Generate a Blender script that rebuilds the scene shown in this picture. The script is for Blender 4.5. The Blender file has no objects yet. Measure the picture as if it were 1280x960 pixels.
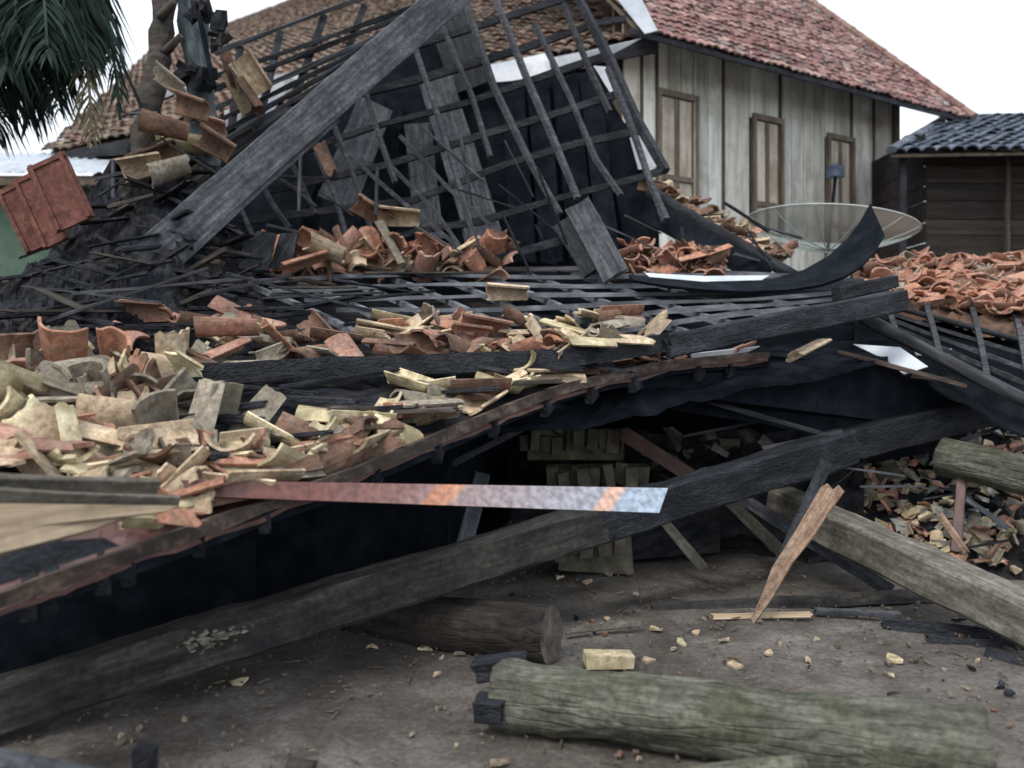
import bpy, math, random
from mathutils import Vector, Matrix, Euler, noise
# ------------------------------------------------------------------ camera, world, sun, exposure
FPX = 1050.0; CH = 1.55; HY = 450.0
scn = bpy.context.scene
COL = scn.collection
cam_d = bpy.data.cameras.new('camera'); cam = bpy.data.objects.new('camera', cam_d); COL.objects.link(cam)
cam.location = (0, 0, CH); cam.rotation_euler = (math.radians(90), 0, 0)
cam_d.sensor_width = 36; cam_d.lens = 36*FPX/1280; cam_d.shift_y = -(480-HY)/1280
cam_d.clip_start = .05; cam_d.clip_end = 2000
cam_d.dof.use_dof = True; cam_d.dof.focus_distance = 5.2; cam_d.dof.aperture_fstop = 1.2
scn.camera = cam
w = bpy.data.worlds.new('World'); scn.world = w; w.use_nodes = True
wt = w.node_tree; wt.nodes.clear()
wo = wt.nodes.new('ShaderNodeOutputWorld'); bg = wt.nodes.new('ShaderNodeBackground')
sky = wt.nodes.new('ShaderNodeTexSky'); sky.sky_type = 'NISHITA'; sky.sun_disc = False
SE, SR = math.radians(52), math.radians(215)
sky.sun_elevation = SE; sky.sun_rotation = SR; sky.dust_density = 4; sky.air_density = 1.0
mx = wt.nodes.new('ShaderNodeMix'); mx.data_type = 'RGBA'; mx.inputs[0].default_value = .72
mx.inputs[7].default_value = (8.8, 9.2, 9.6, 1)      # even cloud cover over the clear sky
wt.links.new(sky.outputs[0], mx.inputs[6]); wt.links.new(mx.outputs[2], bg.inputs[0]); wt.links.new(bg.outputs[0], wo.inputs[0])
bg.inputs[1].default_value = .12
sd = bpy.data.lights.new('sun', 'SUN'); sd.energy = 1.2; sd.angle = math.radians(14); sd.color = (1, .95, .88)
so = bpy.data.objects.new('sun', sd); COL.objects.link(so)
sdir = Vector((math.sin(SR)*math.cos(SE), math.cos(SR)*math.cos(SE), math.sin(SE)))
so.rotation_euler = sdir.to_track_quat('Z', 'Y').to_euler(); so.location = (0, 0, 20)
scn.view_settings.view_transform = 'Standard'; scn.view_settings.look = 'None'
scn.view_settings.exposure = .64; scn.view_settings.gamma = 1
scn.render.engine = 'CYCLES'
R = random.Random(7)
# ------------------------------------------------------------------ helpers
def P(px, py, d): return Vector(((px-640)/FPX*d, d, CH+(HY-py)/FPX*d))
def pix(p): return (640+p.x/p.y*FPX, HY-(p.z-CH)/p.y*FPX)
def hit(px, py, o, n):
    r = P(px, py, 1)-Vector((0, 0, CH)); t = (o-Vector((0, 0, CH))).dot(n)/r.dot(n)
    return Vector((0, 0, CH))+r*t
WM = {}
def tag(o, label=None, cat=None, group=None, kind=None):
    if label: o['label'] = label
    if cat: o['category'] = cat
    if group: o['group'] = group
    if kind: o['kind'] = kind
    return o
def place(o, M, parent=None):
    COL.objects.link(o); WM[o.name] = M.copy()
    if parent: o.parent = parent; o.matrix_basis = WM[parent.name].inverted() @ M
    else: o.matrix_basis = M
    return o
def empty(name, loc): return place(bpy.data.objects.new(name, None), Matrix.Translation(Vector(loc)))
def mk(name, V, F, mat, parent=None, M=None, smooth=False, cols=None, fm=None, mats=None):
    me = bpy.data.meshes.new(name); me.from_pydata([tuple(v) for v in V], [], F); me.update()
    for m in (mats or [mat]): me.materials.append(m)
    if smooth:
        for p in me.polygons: p.use_smooth = True
    if fm:
        for p, k in zip(me.polygons, fm): p.material_index = k
    if cols is not None:
        a = me.color_attributes.new('tone', 'FLOAT_COLOR', 'CORNER')
        for p in me.polygons:
            c = cols[p.index]
            for li in p.loop_indices: a.data[li].color = (c[0], c[1], c[2], 1)
    return place(bpy.data.objects.new(name, me), M or Matrix.Identity(4), parent)
class MB:
    def __init__(s): s.V = []; s.F = []; s.C = []
    def add(s, V, F, c=None):
        n = len(s.V); s.V += [Vector(v) for v in V]; s.F += [tuple(i+n for i in f) for f in F]
        s.C += [c or (1, 1, 1)]*len(F)
    def build(s, name, mat, parent=None, org=None, smooth=False, cols=False):
        org = Vector(org) if org is not None else Vector((0, 0, 0))
        return mk(name, [v-org for v in s.V], s.F, mat, parent, Matrix.Translation(org), smooth, s.C if cols else None)
def frame(a, b, up=(0, 0, 1)):
    x = (b-a).normalized(); u = Vector(up)
    if abs(x.dot(u.normalized())) > .98: u = Vector((0, 1, 0))
    y = u.cross(x).normalized(); z = x.cross(y)
    M = Matrix((x, y, z)).transposed().to_4x4(); M.translation = a
    return M
def beam_geo(L, w, h, rough=.004, seg=None, rnd=False, taper=1, ragged=0, sag=0, seed=0, ns=None, twist=0):
    """timber of length L along +X; w across (Y), h high (Z)"""
    rr = random.Random(seed); seg = seg or max(3, int(L/.12))
    if rnd: sec = [(math.cos(i*math.tau/(ns or 20))*w/2, math.sin(i*math.tau/(ns or 20))*h/2) for i in range(ns or 20)]
    else:
        c = min(w, h)*.1
        sec = [(w/2, -h/2+c), (w/2, 0), (w/2, h/2-c), (w/2-c, h/2), (0, h/2), (-w/2+c, h/2), (-w/2, h/2-c), (-w/2, 0), (-w/2, -h/2+c), (-w/2+c, -h/2), (0, -h/2), (w/2-c, -h/2)]
    n = len(sec); V = []; off = Vector((rr.random()*50, rr.random()*50, rr.random()*50))
    for i in range(seg+1):
        t = i/seg; k = 1+(taper-1)*t; cz = -sag*4*t*(1-t); tw = twist*t
        ct, st = math.cos(tw), math.sin(tw)
        for y, z in sec:
            x = L*t
            y2, z2 = (y*ct-z*st)*k, (y*st+z*ct)*k
            p = Vector((x, y2, z2+cz))
            q = noise.noise(Vector((x*2.2, y2*9, z2*9))+off)*rough*2+noise.noise(Vector((x*9, y2*30, z2*30))+off)*rough
            d = Vector((0, y2, z2)); p += (d.normalized() if d.length > 0 else d)*q
            if ragged and i in (0, seg): p.x += (1 if i else -1)*ragged*(rr.random()-.3)
            V.append(p)
    F = [(i*n+j, i*n+(j+1) % n, (i+1)*n+(j+1) % n, (i+1)*n+j) for i in range(seg) for j in range(n)]
    F = [f[::-1] for f in F]
    c0 = len(V); V.append(Vector((0, 0, 0))+Vector((0, 0, 0))); c1 = len(V); V.append(Vector((L, 0, 0)))
    F += [(j, (j+1) % n, c0) for j in range(n)] + [(seg*n+(j+1) % n, seg*n+j, c1) for j in range(n)]
    return V, F, n
def beam(name, a, b, w, h, mat, parent=None, up=(0, 0, 1), endmat=None, **kw):
    a, b = Vector(a), Vector(b); L = (b-a).length; sm = kw.get('rnd', False)
    kw.setdefault('seed', R.random()*999)
    V, F, n = beam_geo(L, w, h, **kw)
    fm = None
    if endmat: fm = [0]*(len(F)-2*n)+[1]*(2*n)
    o = mk(name, V, F, mat, parent, frame(a, b, up), smooth=False, fm=fm, mats=[mat, endmat] if endmat else None)
    if sm:
        for p in o.data.polygons: p.use_smooth = len(p.vertices) == 4
    return o
def add_beam(mb, a, b, w, h, up=(0, 0, 1), col=None, **kw):
    a, b = Vector(a), Vector(b); kw.setdefault('seed', R.random()*999)
    V, F, n = beam_geo((b-a).length, w, h, **kw); M = frame(a, b, up)
    mb.add([M @ v for v in V], F, col)
def add_box(mb, M, sx, sy, sz, col=None, j=0):
    V = [M @ Vector((x*sx/2+R.uniform(-j, j), y*sy/2+R.uniform(-j, j), z*sz/2+R.uniform(-j, j))) for x in (-1, 1) for y in (-1, 1) for z in (-1, 1)]
    mb.add(V, [(0, 1, 3, 2), (4, 6, 7, 5), (0, 4, 5, 1), (2, 3, 7, 6), (0, 2, 6, 4), (1, 5, 7, 3)], col)
def slab(name, pts, th, mat, parent=None, cut=0):
    """flat board: outline given as world points, extruded by th away from the viewer"""
    pts = [Vector(p) for p in pts]; n = Vector((0, 0, 0)); c = sum(pts, Vector())/len(pts)
    for i in range(len(pts)): n += (pts[i]-c).cross(pts[(i+1) % len(pts)]-c)
    n.normalize()
    if n.dot(c-Vector((0, 0, CH))) < 0: n = -n
    pts = [Vector((0, 0, CH))+(p-Vector((0, 0, CH)))*((c-Vector((0, 0, CH))).dot(n)/(p-Vector((0, 0, CH))).dot(n)) if abs((p-c).dot(n)) < .25 and abs((p-Vector((0, 0, CH))).normalized().dot(n)) > .12 else p for p in pts]
    k = len(pts); V = pts+[p+n*th for p in pts]
    F = [tuple(range(k)), tuple(range(2*k-1, k-1, -1))]+[(i, k+i, k+(i+1) % k, (i+1) % k) for i in range(k)]
    far = max(((q-p_) for p_ in pts for q in pts), key=lambda e: e.length); x = far.normalized(); y = n.cross(x).normalized(); M = Matrix((x, y, n)).transposed().to_4x4(); M.translation = pts[0]
    Mi = M.inverted()
    return mk(name, [Mi @ v for v in V], F, mat, parent, M)
def lerp_list(L, px):
    if px <= L[0][0]: return P(px, L[0][1], L[0][2])
    for a, b in zip(L, L[1:]):
        if px <= b[0]:
            t = (px-a[0])/(b[0]-a[0]); return P(px, a[1]+(b[1]-a[1])*t, a[2]+(b[2]-a[2])*t)
    return P(px, L[-1][1], L[-1][2])
def surf(E, B): return lambda px, v: lerp_list(E, px).lerp(lerp_list(B, px), v)
def on(S, px, py, lift=0):
    best = None
    for i in range(81):
        for dx in (-60, -30, -10, 0, 10, 30, 60):
            p = S(px+dx, i/80); q = pix(p); e = abs(q[0]-px)+abs(q[1]-py)
            if best is None or e < best[0]: best = (e, p)
    return best[1]+Vector((0, 0, lift))
def patch(name, S, x0, x1, nx, nv, amp, mat, parent=None, drop=0, v0=0, v1=1, fr=3, th=.03, smooth=False):
    V = []
    for i in range(nx+1):
        for j in range(nv+1):
            p = S(x0+(x1-x0)*i/nx, v0+(v1-v0)*j/nv)
            q = noise.noise(p*fr)+.5*noise.noise(p*fr*3)+.4*noise.noise(p*fr*7)
            V.append(p+Vector((0, 0, q*amp-drop)))
    m = nv+1; F = [(i*m+j, (i+1)*m+j, (i+1)*m+j+1, i*m+j+1) for i in range(nx) for j in range(nv)]
    k = len(V); V += [v-Vector((0, 0, th)) for v in V]; F2 = [tuple(k+q for q in f[::-1]) for f in F]
    ring = [i*m for i in range(nx+1)]+[nx*m+j for j in range(1, m)]+[i*m+nv for i in range(nx-1, -1, -1)]+[j for j in range(nv-1, 0, -1)]
    F3 = [(ring[i], k+ring[i], k+ring[(i+1) % len(ring)], ring[(i+1) % len(ring)]) for i in range(len(ring))]
    return mk(name, V, F+F2+F3, mat, parent, smooth=smooth)
# ------------------------------------------------------------------ materials
def mat(name, cols, scale=(6, 6, 6), rough=.8, bump=.3, bd=.01, spec=.3, stain=None, stain_amt=.5, stain_scale=2.5, vary=.25, tone=False, metal=0, det=8, pos=None, nr=.65, crack=None, fine=0):
    m = bpy.data.materials.new(name); m.use_nodes = True; t = m.node_tree; N = t.nodes; K = t.links
    b = N['Principled BSDF']; b.inputs['Roughness'].default_value = rough; b.inputs['Metallic'].default_value = metal
    b.inputs['Specular IOR Level'].default_value = spec
    tc = N.new('ShaderNodeTexCoord'); oi = N.new('ShaderNodeObjectInfo')
    off = N.new('ShaderNodeVectorMath'); off.operation = 'MULTIPLY_ADD'; off.inputs[1].default_value = (37, 53, 71)
    cx = N.new('ShaderNodeCombineXYZ')
    for i in range(3): K.new(oi.outputs['Random'], cx.inputs[i])
    K.new(cx.outputs[0], off.inputs[0]); K.new(tc.outputs['Object'], off.inputs[2])
    mp = N.new('ShaderNodeMapping'); mp.inputs['Scale'].default_value = scale; K.new(off.outputs[0], mp.inputs[0])
    n1 = N.new('ShaderNodeTexNoise'); n1.inputs['Scale'].default_value = 1; n1.inputs['Detail'].default_value = det; n1.inputs['Roughness'].default_value = nr
    K.new(mp.outputs[0], n1.inputs[0])
    cr = N.new('ShaderNodeValToRGB'); E = cr.color_ramp.elements
    pos = pos or [(.3+.4*i/(len(cols)-1)) for i in range(len(cols))]
    while len(E) < len(cols): E.new(.5)
    for e, p_, c in zip(E, pos, cols): e.position = p_; e.color = (*c, 1)
    K.new(n1.outputs[0], cr.inputs[0]); out = cr.outputs[0]
    if stain:
        n2 = N.new('ShaderNodeTexNoise'); n2.inputs['Scale'].default_value = stain_scale; n2.inputs['Detail'].default_value = 6; n2.inputs['Roughness'].default_value = .7
        K.new(off.outputs[0], n2.inputs[0])
        r2 = N.new('ShaderNodeMapRange'); r2.inputs[1].default_value = .47; r2.inputs[2].default_value = .62; r2.inputs[4].default_value = stain_amt
        K.new(n2.outputs[0], r2.inputs[0])
        x = N.new('ShaderNodeMix'); x.data_type = 'RGBA'; K.new(r2.outputs[0], x.inputs[0]); K.new(out, x.inputs[6]); x.inputs[7].default_value = (*stain, 1); out = x.outputs[2]
    if fine:
        n3 = N.new('ShaderNodeTexNoise'); n3.inputs['Scale'].default_value = fine; n3.inputs['Detail'].default_value = 6; n3.inputs['Roughness'].default_value = .8
        K.new(off.outputs[0], n3.inputs[0]); r3 = N.new('ShaderNodeMapRange'); r3.inputs[1].default_value = .3; r3.inputs[2].default_value = .7; r3.inputs[3].default_value = .45; r3.inputs[4].default_value = 1.5
        K.new(n3.outputs[0], r3.inputs[0]); x = N.new('ShaderNodeMix'); x.data_type = 'RGBA'; x.blend_type = 'MULTIPLY'; x.inputs[0].default_value = 1
        cc = N.new('ShaderNodeCombineColor')
        for i in range(3): K.new(r3.outputs[0], cc.inputs[i])
        K.new(out, x.inputs[6]); K.new(cc.outputs[0], x.inputs[7]); out = x.outputs[2]
    if tone:
        at = N.new('ShaderNodeAttribute'); at.attribute_name = 'tone'
        x = N.new('ShaderNodeMix'); x.data_type = 'RGBA'; x.blend_type = 'MULTIPLY'; x.inputs[0].default_value = 1
        K.new(out, x.inputs[6]); K.new(at.outputs[0], x.inputs[7]); out = x.outputs[2]
    hs = N.new('ShaderNodeHueSaturation'); mr = N.new('ShaderNodeMapRange'); mr.inputs[3].default_value = 1-vary; mr.inputs[4].default_value = 1+vary
    K.new(oi.outputs['Random'], mr.inputs[0]); K.new(mr.outputs[0], hs.inputs['Value']); K.new(out, hs.inputs['Color'])
    K.new(hs.outputs[0], b.inputs['Base Color'])
    bu = N.new('ShaderNodeBump'); bu.inputs['Strength'].default_value = bump; bu.inputs['Distance'].default_value = bd
    K.new(n1.outputs[0], bu.inputs['Height'])
    if crack:
        vo = N.new('ShaderNodeTexVoronoi'); vo.feature = 'DISTANCE_TO_EDGE'; mp2 = N.new('ShaderNodeMapping'); mp2.inputs['Scale'].default_value = crack
        vo.inputs['Scale'].default_value = 1; K.new(off.outputs[0], mp2.inputs[0]); K.new(mp2.outputs[0], vo.inputs[0])
        mq = N.new('ShaderNodeMapRange'); mq.inputs[2].default_value = .12; K.new(vo.outputs['Distance'], mq.inputs[0])
        ma = N.new('ShaderNodeMath'); ma.operation = 'MULTIPLY_ADD'; ma.inputs[1].default_value = .3; K.new(mq.outputs[0], ma.inputs[0]); K.new(n1.outputs[0], ma.inputs[2]); K.new(ma.outputs[0], bu.inputs['Height'])
    K.new(bu.outputs[0], b.inputs['Normal'])
    return m
CH_ = lambda n, c, **k: mat(n, c, **k)
M_char = mat('charred_wood', [(.005, .006, .009), (.011, .013, .018), (.034, .039, .048)], (3, 20, 20), .7, .8, .014, .25, stain=(.05, .056, .066), stain_amt=.35, crack=(14, 34, 34), fine=30)
M_charlath = mat('charred_lath', [(.012, .014, .018), (.035, .038, .045), (.1, .105, .12)], (3, 30, 30), .75, .4, .004, stain=(.012, .014, .02), stain_amt=.5, vary=.4)
M_black = mat('soot_and_shade', [(.004, .006, .009), (.009, .012, .017), (.018, .022, .03)], (5, 5, 5), .95, .8, .02, .05)  # soot black, also on sheets that stand in for dark gaps
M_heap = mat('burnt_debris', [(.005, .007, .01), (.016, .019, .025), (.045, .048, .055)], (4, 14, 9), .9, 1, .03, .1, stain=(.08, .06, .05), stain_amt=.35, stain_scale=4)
M_grey = mat('grey_board', [(.025, .028, .034), (.065, .07, .08), (.13, .14, .155)], (2.5, 26, 26), .85, .5, .008, .15, stain=(.02, .023, .028), stain_amt=.6, fine=25)
M_beamA = mat('sooty_beam', [(.014, .014, .016), (.04, .038, .036), (.1, .094, .084)], (2.2, 16, 16), .8, .8, .014, .2, stain=(.016, .017, .02), stain_amt=.7, stain_scale=2, nr=.75, fine=22)
M_beamB = mat('brown_beam', [(.045, .042, .035), (.12, .112, .094), (.27, .26, .225)], (2.2, 16, 16), .8, .6, .01, nr=.75, fine=22, stain=(.04, .036, .03), stain_amt=.5)
M_log = mat('mossy_log', [(.04, .038, .03), (.13, .132, .108), (.29, .295, .245)], (2.6, 13, 13), .9, 1, .025, .15, stain=(.085, .1, .05), stain_amt=.6, stain_scale=3.5, nr=.78, fine=26, crack=(3, 26, 26))
M_logd = mat('burnt_log', [(.012, .011, .011), (.04, .034, .03), (.09, .075, .065)], (2.5, 14, 14), .85, .9, .02, nr=.75, fine=24, crack=(6, 22, 22))
M_end = mat('log_end', [(.05, .04, .033), (.12, .1, .085), (.2, .18, .15)], (14, 14, 14), .9, .5, .01)
M_fresh = mat('fresh_wood', [(.14, .09, .065), (.29, .2, .145), (.42, .32, .25)], (2.5, 30, 30), .85, .6, .008, .15, stain=(.1, .075, .06), stain_amt=.5, fine=24)
M_pale = mat('pale_board', [(.2, .15, .1), (.36, .28, .19), (.5, .42, .32)], (1.5, 30, 30), .8, .5, .006, stain=(.1, .08, .06), stain_amt=.5)
M_grid = mat('skylit_lath', [(.055, .06, .07), (.12, .13, .15), (.24, .26, .29)], (3, 20, 20), .7, .4, .004, .4, stain=(.02, .024, .03), stain_amt=.5)  # lath colour lightened to carry sky light on the top faces
M_edge = mat('scorched_fascia', [(.025, .02, .018), (.065, .046, .039), (.2, .15, .12)], (1.5, 16, 16), .75, .6, .008, stain=(.02, .018, .018), stain_amt=.7)
M_maroon = mat('maroon_sheet', [(.05, .022, .02), (.09, .04, .035), (.16, .09, .075)], (3, 9, 9), .55, .3, .005, .5, stain=(.03, .02, .02), stain_amt=.6)
TL = {}
TL['tan'] = mat('tan_tile', [(.2, .135, .09), (.46, .36, .25), (.7, .61, .47)], (12, 12, 12), .9, .6, .008, .15, nr=.75, fine=28, stain=(.07, .055, .04), stain_amt=.6, stain_scale=6)
TL['yellow'] = mat('yellow_tile', [(.27, .21, .12), (.58, .5, .33), (.78, .72, .52)], (12, 12, 12), .9, .6, .008, .15, nr=.75, fine=28, stain=(.12, .11, .05), stain_amt=.7, stain_scale=7)
TL['orange'] = mat('orange_tile', [(.2, .08, .045), (.37, .19, .13), (.54, .36, .27)], (12, 12, 12), .9, .6, .008, .15, nr=.75, fine=28, stain=(.1, .06, .045), stain_amt=.6, stain_scale=6)
TL['brown'] = mat('brown_tile', [(.08, .045, .03), (.18, .11, .08), (.3, .21, .16)], (12, 12, 12), .9, .6, .008, .15, nr=.75, fine=28, stain=(.035, .03, .027), stain_amt=.7, stain_scale=6)
TL['grey'] = mat('grey_tile', [(.1, .088, .072), (.26, .23, .185), (.45, .42, .35)], (12, 12, 12), .9, .6, .008, .15, nr=.75, fine=28, stain=(.07, .07, .045), stain_amt=.7, stain_scale=6)
TL['pink'] = mat('pink_tile', [(.22, .1, .075), (.38, .22, .17), (.52, .37, .3)], (12, 12, 12), .9, .6, .008, .15, nr=.75, fine=28, stain=(.1, .07, .06), stain_amt=.6, stain_scale=6)
M_red = mat('red_tile', [(.07, .034, .03), (.15, .066, .053), (.25, .13, .105)], (7, 7, 7), .9, .6, .01, .15, nr=.78, fine=22, stain=(.1, .04, .035), stain_amt=.5)
M_roof = mat('old_roof_tile', [(.11, .068, .066), (.2, .125, .122), (.36, .28, .27)], (3, 3, 3), .85, .6, .015, stain=(.3, .27, .24), stain_amt=.45, stain_scale=1.3, tone=True, vary=0)
M_roof2 = mat('brown_roof_tile', [(.1, .07, .055), (.2, .14, .11), (.38, .32, .25)], (3, 3, 3), .85, .6, .015, stain=(.3, .26, .2), stain_amt=.5, stain_scale=1.3, tone=True, vary=0)
M_slate = mat('grey_roof_tile', [(.05, .062, .08), (.085, .105, .14), (.15, .18, .22)], (4, 4, 4), .7, .5, .01, tone=True, vary=0)
M_wall = mat('whitewashed_board', [(.4, .38, .34), (.72, .71, .67), (.82, .82, .8)], (9, 9, .9), .85, .5, .006, stain=(.3, .27, .2), stain_amt=.6, stain_scale=1.4, tone=True, vary=0)
M_wdark = mat('dark_frame', [(.06, .045, .035), (.1, .08, .06), (.16, .13, .1)], (8, 8, 2), .8, .4, .005)
M_shed = mat('shed_board', [(.018, .016, .016), (.042, .036, .033), (.09, .078, .068)], (1.2, 9, 14), .85, .6, .01, tone=True, vary=0)
M_shed2 = mat('dark_post', [(.02, .018, .016), (.04, .035, .03), (.07, .06, .05)], (2, 14, 14), .85, .4, .005)
M_wgrey = mat('weathered_plank', [(.06, .055, .046), (.13, .12, .1), (.24, .22, .19)], (2.2, 24, 24), .85, .5, .006, .15, fine=24)
M_scuff = mat('pale_scuff', [(.09, .095, .07), (.2, .21, .16), (.32, .335, .27)], (9, 20, 20), .9, .4, .004)
M_frame = mat('window_frame', [(.09, .07, .055), (.16, .13, .105), (.26, .22, .18)], (8, 8, 2), .85, .4, .005)
M_white = mat('white_sheet', [(.5, .54, .6), (.66, .7, .76), (.78, .8, .84)], (3, 3, 3), .6, .2, .01, stain=(.3, .28, .27), stain_amt=.4)
M_zinc = mat('zinc_sheet', [(.35, .4, .45), (.5, .55, .62), (.62, .66, .72)], (3, 3, 3), .45, .2, .01, .5, metal=.2)
M_green = mat('green_wall', [(.05, .09, .07), (.08, .13, .1), (.12, .17, .13)], (3, 3, 3), .85, .3, .01)
M_mud = mat('mud', [(.042, .038, .033), (.098, .087, .077), (.21, .195, .18)], (2.2, 2.2, 2.2), .75, 1, .05, .3, stain=(.2, .195, .185), stain_amt=.55, stain_scale=.8, vary=0, det=15, nr=.72, fine=34)
M_brick = mat('buff_brick', [(.06, .055, .042), (.12, .11, .083), (.21, .195, .15)], (8, 8, 8), .9, .5, .006)
M_stone = mat('grey_rubble', [(.08, .085, .085), (.2, .21, .2), (.42, .42, .38)], (6, 6, 6), .9, .6, .01, vary=.45)
M_bark = mat('old_trunk', [(.018, .016, .015), (.05, .042, .038), (.12, .1, .09)], (3, 14, 14), .9, 1, .02, stain=(.06, .07, .05), stain_amt=.5)
M_bluepost = mat('blue_grey_post', [(.03, .04, .045), (.07, .09, .1), (.13, .16, .17)], (3, 14, 14), .9, .8, .02)
M_palm = mat('palm_leaf', [(.008, .018, .016), (.018, .036, .028), (.04, .068, .048)], (3, 3, 3), .7, .1, .005, .2)
M_dry = mat('dry_leaf', [(.12, .1, .06), (.2, .18, .11), (.3, .27, .18)], (3, 3, 3), .7, .1, .005)
M_wire = mat('dish_metal', [(.4, .46, .45), (.5, .57, .55), (.6, .66, .64)], (3, 3, 3), .5, .1, .005)
M_dark = mat('feed_metal', [(.015, .02, .035), (.03, .045, .075), (.06, .09, .13)], (9, 9, 9), .5, .1, .005)
# perforated dish panel: half of it is holes
M_mesh = mat('dish_mesh', [(.5, .58, .56), (.6, .68, .66), (.7, .76, .74)], (3, 3, 3), .5, .1, .005)
t = M_mesh.node_tree; b_ = t.nodes['Principled BSDF']; tr = t.nodes.new('ShaderNodeBsdfTransparent'); ms = t.nodes.new('ShaderNodeMixShader')
ms.inputs[0].default_value = .66; t.links.new(tr.outputs[0], ms.inputs[1]); t.links.new(b_.outputs[0], ms.inputs[2]); t.links.new(ms.outputs[0], t.nodes['Material Output'].inputs[0])
# painted strip: red fading to pale blue with two orange bars (its own paint)
def gh(p): return noise.noise(p*.7)*.035+noise.noise(p*3)*.012+noise.noise(p*9)*.007-.03
def strip_mat():
    m = bpy.data.materials.new('painted_strip'); m.use_nodes = True; N = m.node_tree.nodes; K = m.node_tree.links
    b = N['Principled BSDF']; b.inputs['Roughness'].default_value = .42
    tc = N.new('ShaderNodeTexCoord'); sp = N.new('ShaderNodeSeparateXYZ'); K.new(tc.outputs['Object'], sp.inputs[0])
    ad = N.new('ShaderNodeMath'); ad.operation = 'MULTIPLY_ADD'; ad.inputs[1].default_value = .9; K.new(sp.outputs[1], ad.inputs[0]); K.new(sp.outputs[0], ad.inputs[2])
    mr = N.new('ShaderNodeMapRange'); mr.inputs[2].default_value = 2.3; K.new(ad.outputs[0], mr.inputs[0])
    cr = N.new('ShaderNodeValToRGB'); K.new(mr.outputs[0], cr.inputs[0]); E = cr.color_ramp.elements
    st = [(0, (.09, .03, .025)), (.25, (.15, .055, .045)), (.42, (.21, .105, .095)), (.475, (.27, .165, .16)), (.485, (.5, .22, .13)), (.53, (.5, .25, .16)), (.545, (.3, .22, .22)), (.7, (.32, .29, .32)), (.86, (.34, .36, .42)), (.875, (.66, .4, .3)), (.905, (.62, .42, .34)), (.92, (.34, .42, .52)), (1, (.36, .44, .54))]
    while len(E) < len(st): E.new(.5)
    for e, (p_, c) in zip(E, st): e.position = p_; e.color = (*c, 1)
    nz = N.new('ShaderNodeTexNoise'); nz.inputs['Scale'].default_value = 30; nz.inputs['Detail'].default_value = 8; K.new(tc.outputs['Object'], nz.inputs[0])
    m2 = N.new('ShaderNodeMapRange'); m2.inputs[1].default_value = .35; m2.inputs[2].default_value = .65; m2.inputs[3].default_value = .55; m2.inputs[4].default_value = 1.1; K.new(nz.outputs[0], m2.inputs[0])
    hs = N.new('ShaderNodeHueSaturation'); K.new(cr.outputs[0], hs.inputs['Color']); K.new(m2.outputs[0], hs.inputs['Value']); K.new(hs.outputs[0], b.inputs['Base Color'])
    return m
M_strip = strip_mat()
# ------------------------------------------------------------------ ground
def ground():
    V = []; F = []; nx, ny = 150, 170
    xs = [-7+14*i/nx for i in range(nx+1)]; ys = [2+12*j/ny for j in range(ny+1)]
    xs = [-600, -60, -20]+xs+[20, 60, 600]; ys = [-600, -40, -4]+ys+[30, 90, 900]
    for x in xs:
        for y in ys:
            p = Vector((x, y, 0)); inside = abs(x) <= 7.01 and 1.9 < y < 14.1
            z = (noise.noise(p*.7)*.035+noise.noise(p*3)*.012+noise.noise(p*9)*.007+max(0, noise.noise(p*22))*.01) if inside else 0
            V.append((x, y, z-.03))
    m = len(ys); F = [(i*m+j, (i+1)*m+j, (i+1)*m+j+1, i*m+j+1) for i in range(len(xs)-1) for j in range(m-1)]
    return tag(mk('ground', V, F, M_mud, smooth=True), kind='structure')
ground()
def gz(px, py): return 1.55*FPX/(py-HY)      # distance of a ground point
# ------------------------------------------------------------------ tiled roofs
def tile_roof(name, o, U, Vv, poly, mat_, parent, pal, tw=.2, tl=.26, hgt=.05, seed=1):
    """real tiles laid on the plane o + u*U + v*V, inside the polygon poly (u,v)"""
    rr = random.Random(seed); n = U.cross(Vv).normalized()
    if n.z < 0: n = -n
    def ins(u, v):
        c = False
        for (x1, y1), (x2, y2) in zip(poly, poly[1:]+poly[:1]):
            if (y1 > v) != (y2 > v) and u < (x2-x1)*(v-y1)/(y2-y1)+x1: c = not c
        return c
    u0, u1 = min(p[0] for p in poly), max(p[0] for p in poly); v0, v1 = min(p[1] for p in poly), max(p[1] for p in poly)
    mb = MB(); K = 6; row = 0; v = v0
    while v < v1:
        u = u0
        while u < u1:
            if ins(u+tw/2, v+tl*.5):
                c = rr.choice(pal); k = rr.uniform(.7, 1.25); c = tuple(q*k for q in c)
                du, dv, dh, tl2 = rr.uniform(-.012, .012), rr.uniform(-.025, .02), rr.uniform(-.006, .014), rr.uniform(-.01, .02)
                VV = []
                for jj, (vv, base) in enumerate(((v+dv, hgt*.55), (v+dv, 0), (v+tl+dv+.03, 0))):
                    for i in range(K+1):
                        a = i/K; z = math.sin(a*math.pi)**.8*hgt+.004
                        zz = {0: z+hgt*.55+tl2, 1: z+hgt*.55-.02+tl2, 2: z-.004}[jj]+dh
                        VV.append(o+U*(u+du+a*tw*1.03)+Vv*vv+n*zz)
                FF = [(i, i+1, 2*(K+1)+i+1, 2*(K+1)+i) for i in range(K)]+[(K+1+i, K+2+i, i+1, i) for i in range(K)]
                mb.add(VV, FF, c)
            u += tw
        v += tl; row += 1
    ob = mb.build(name, mat_, parent, org=o, cols=True)
    return ob
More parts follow.
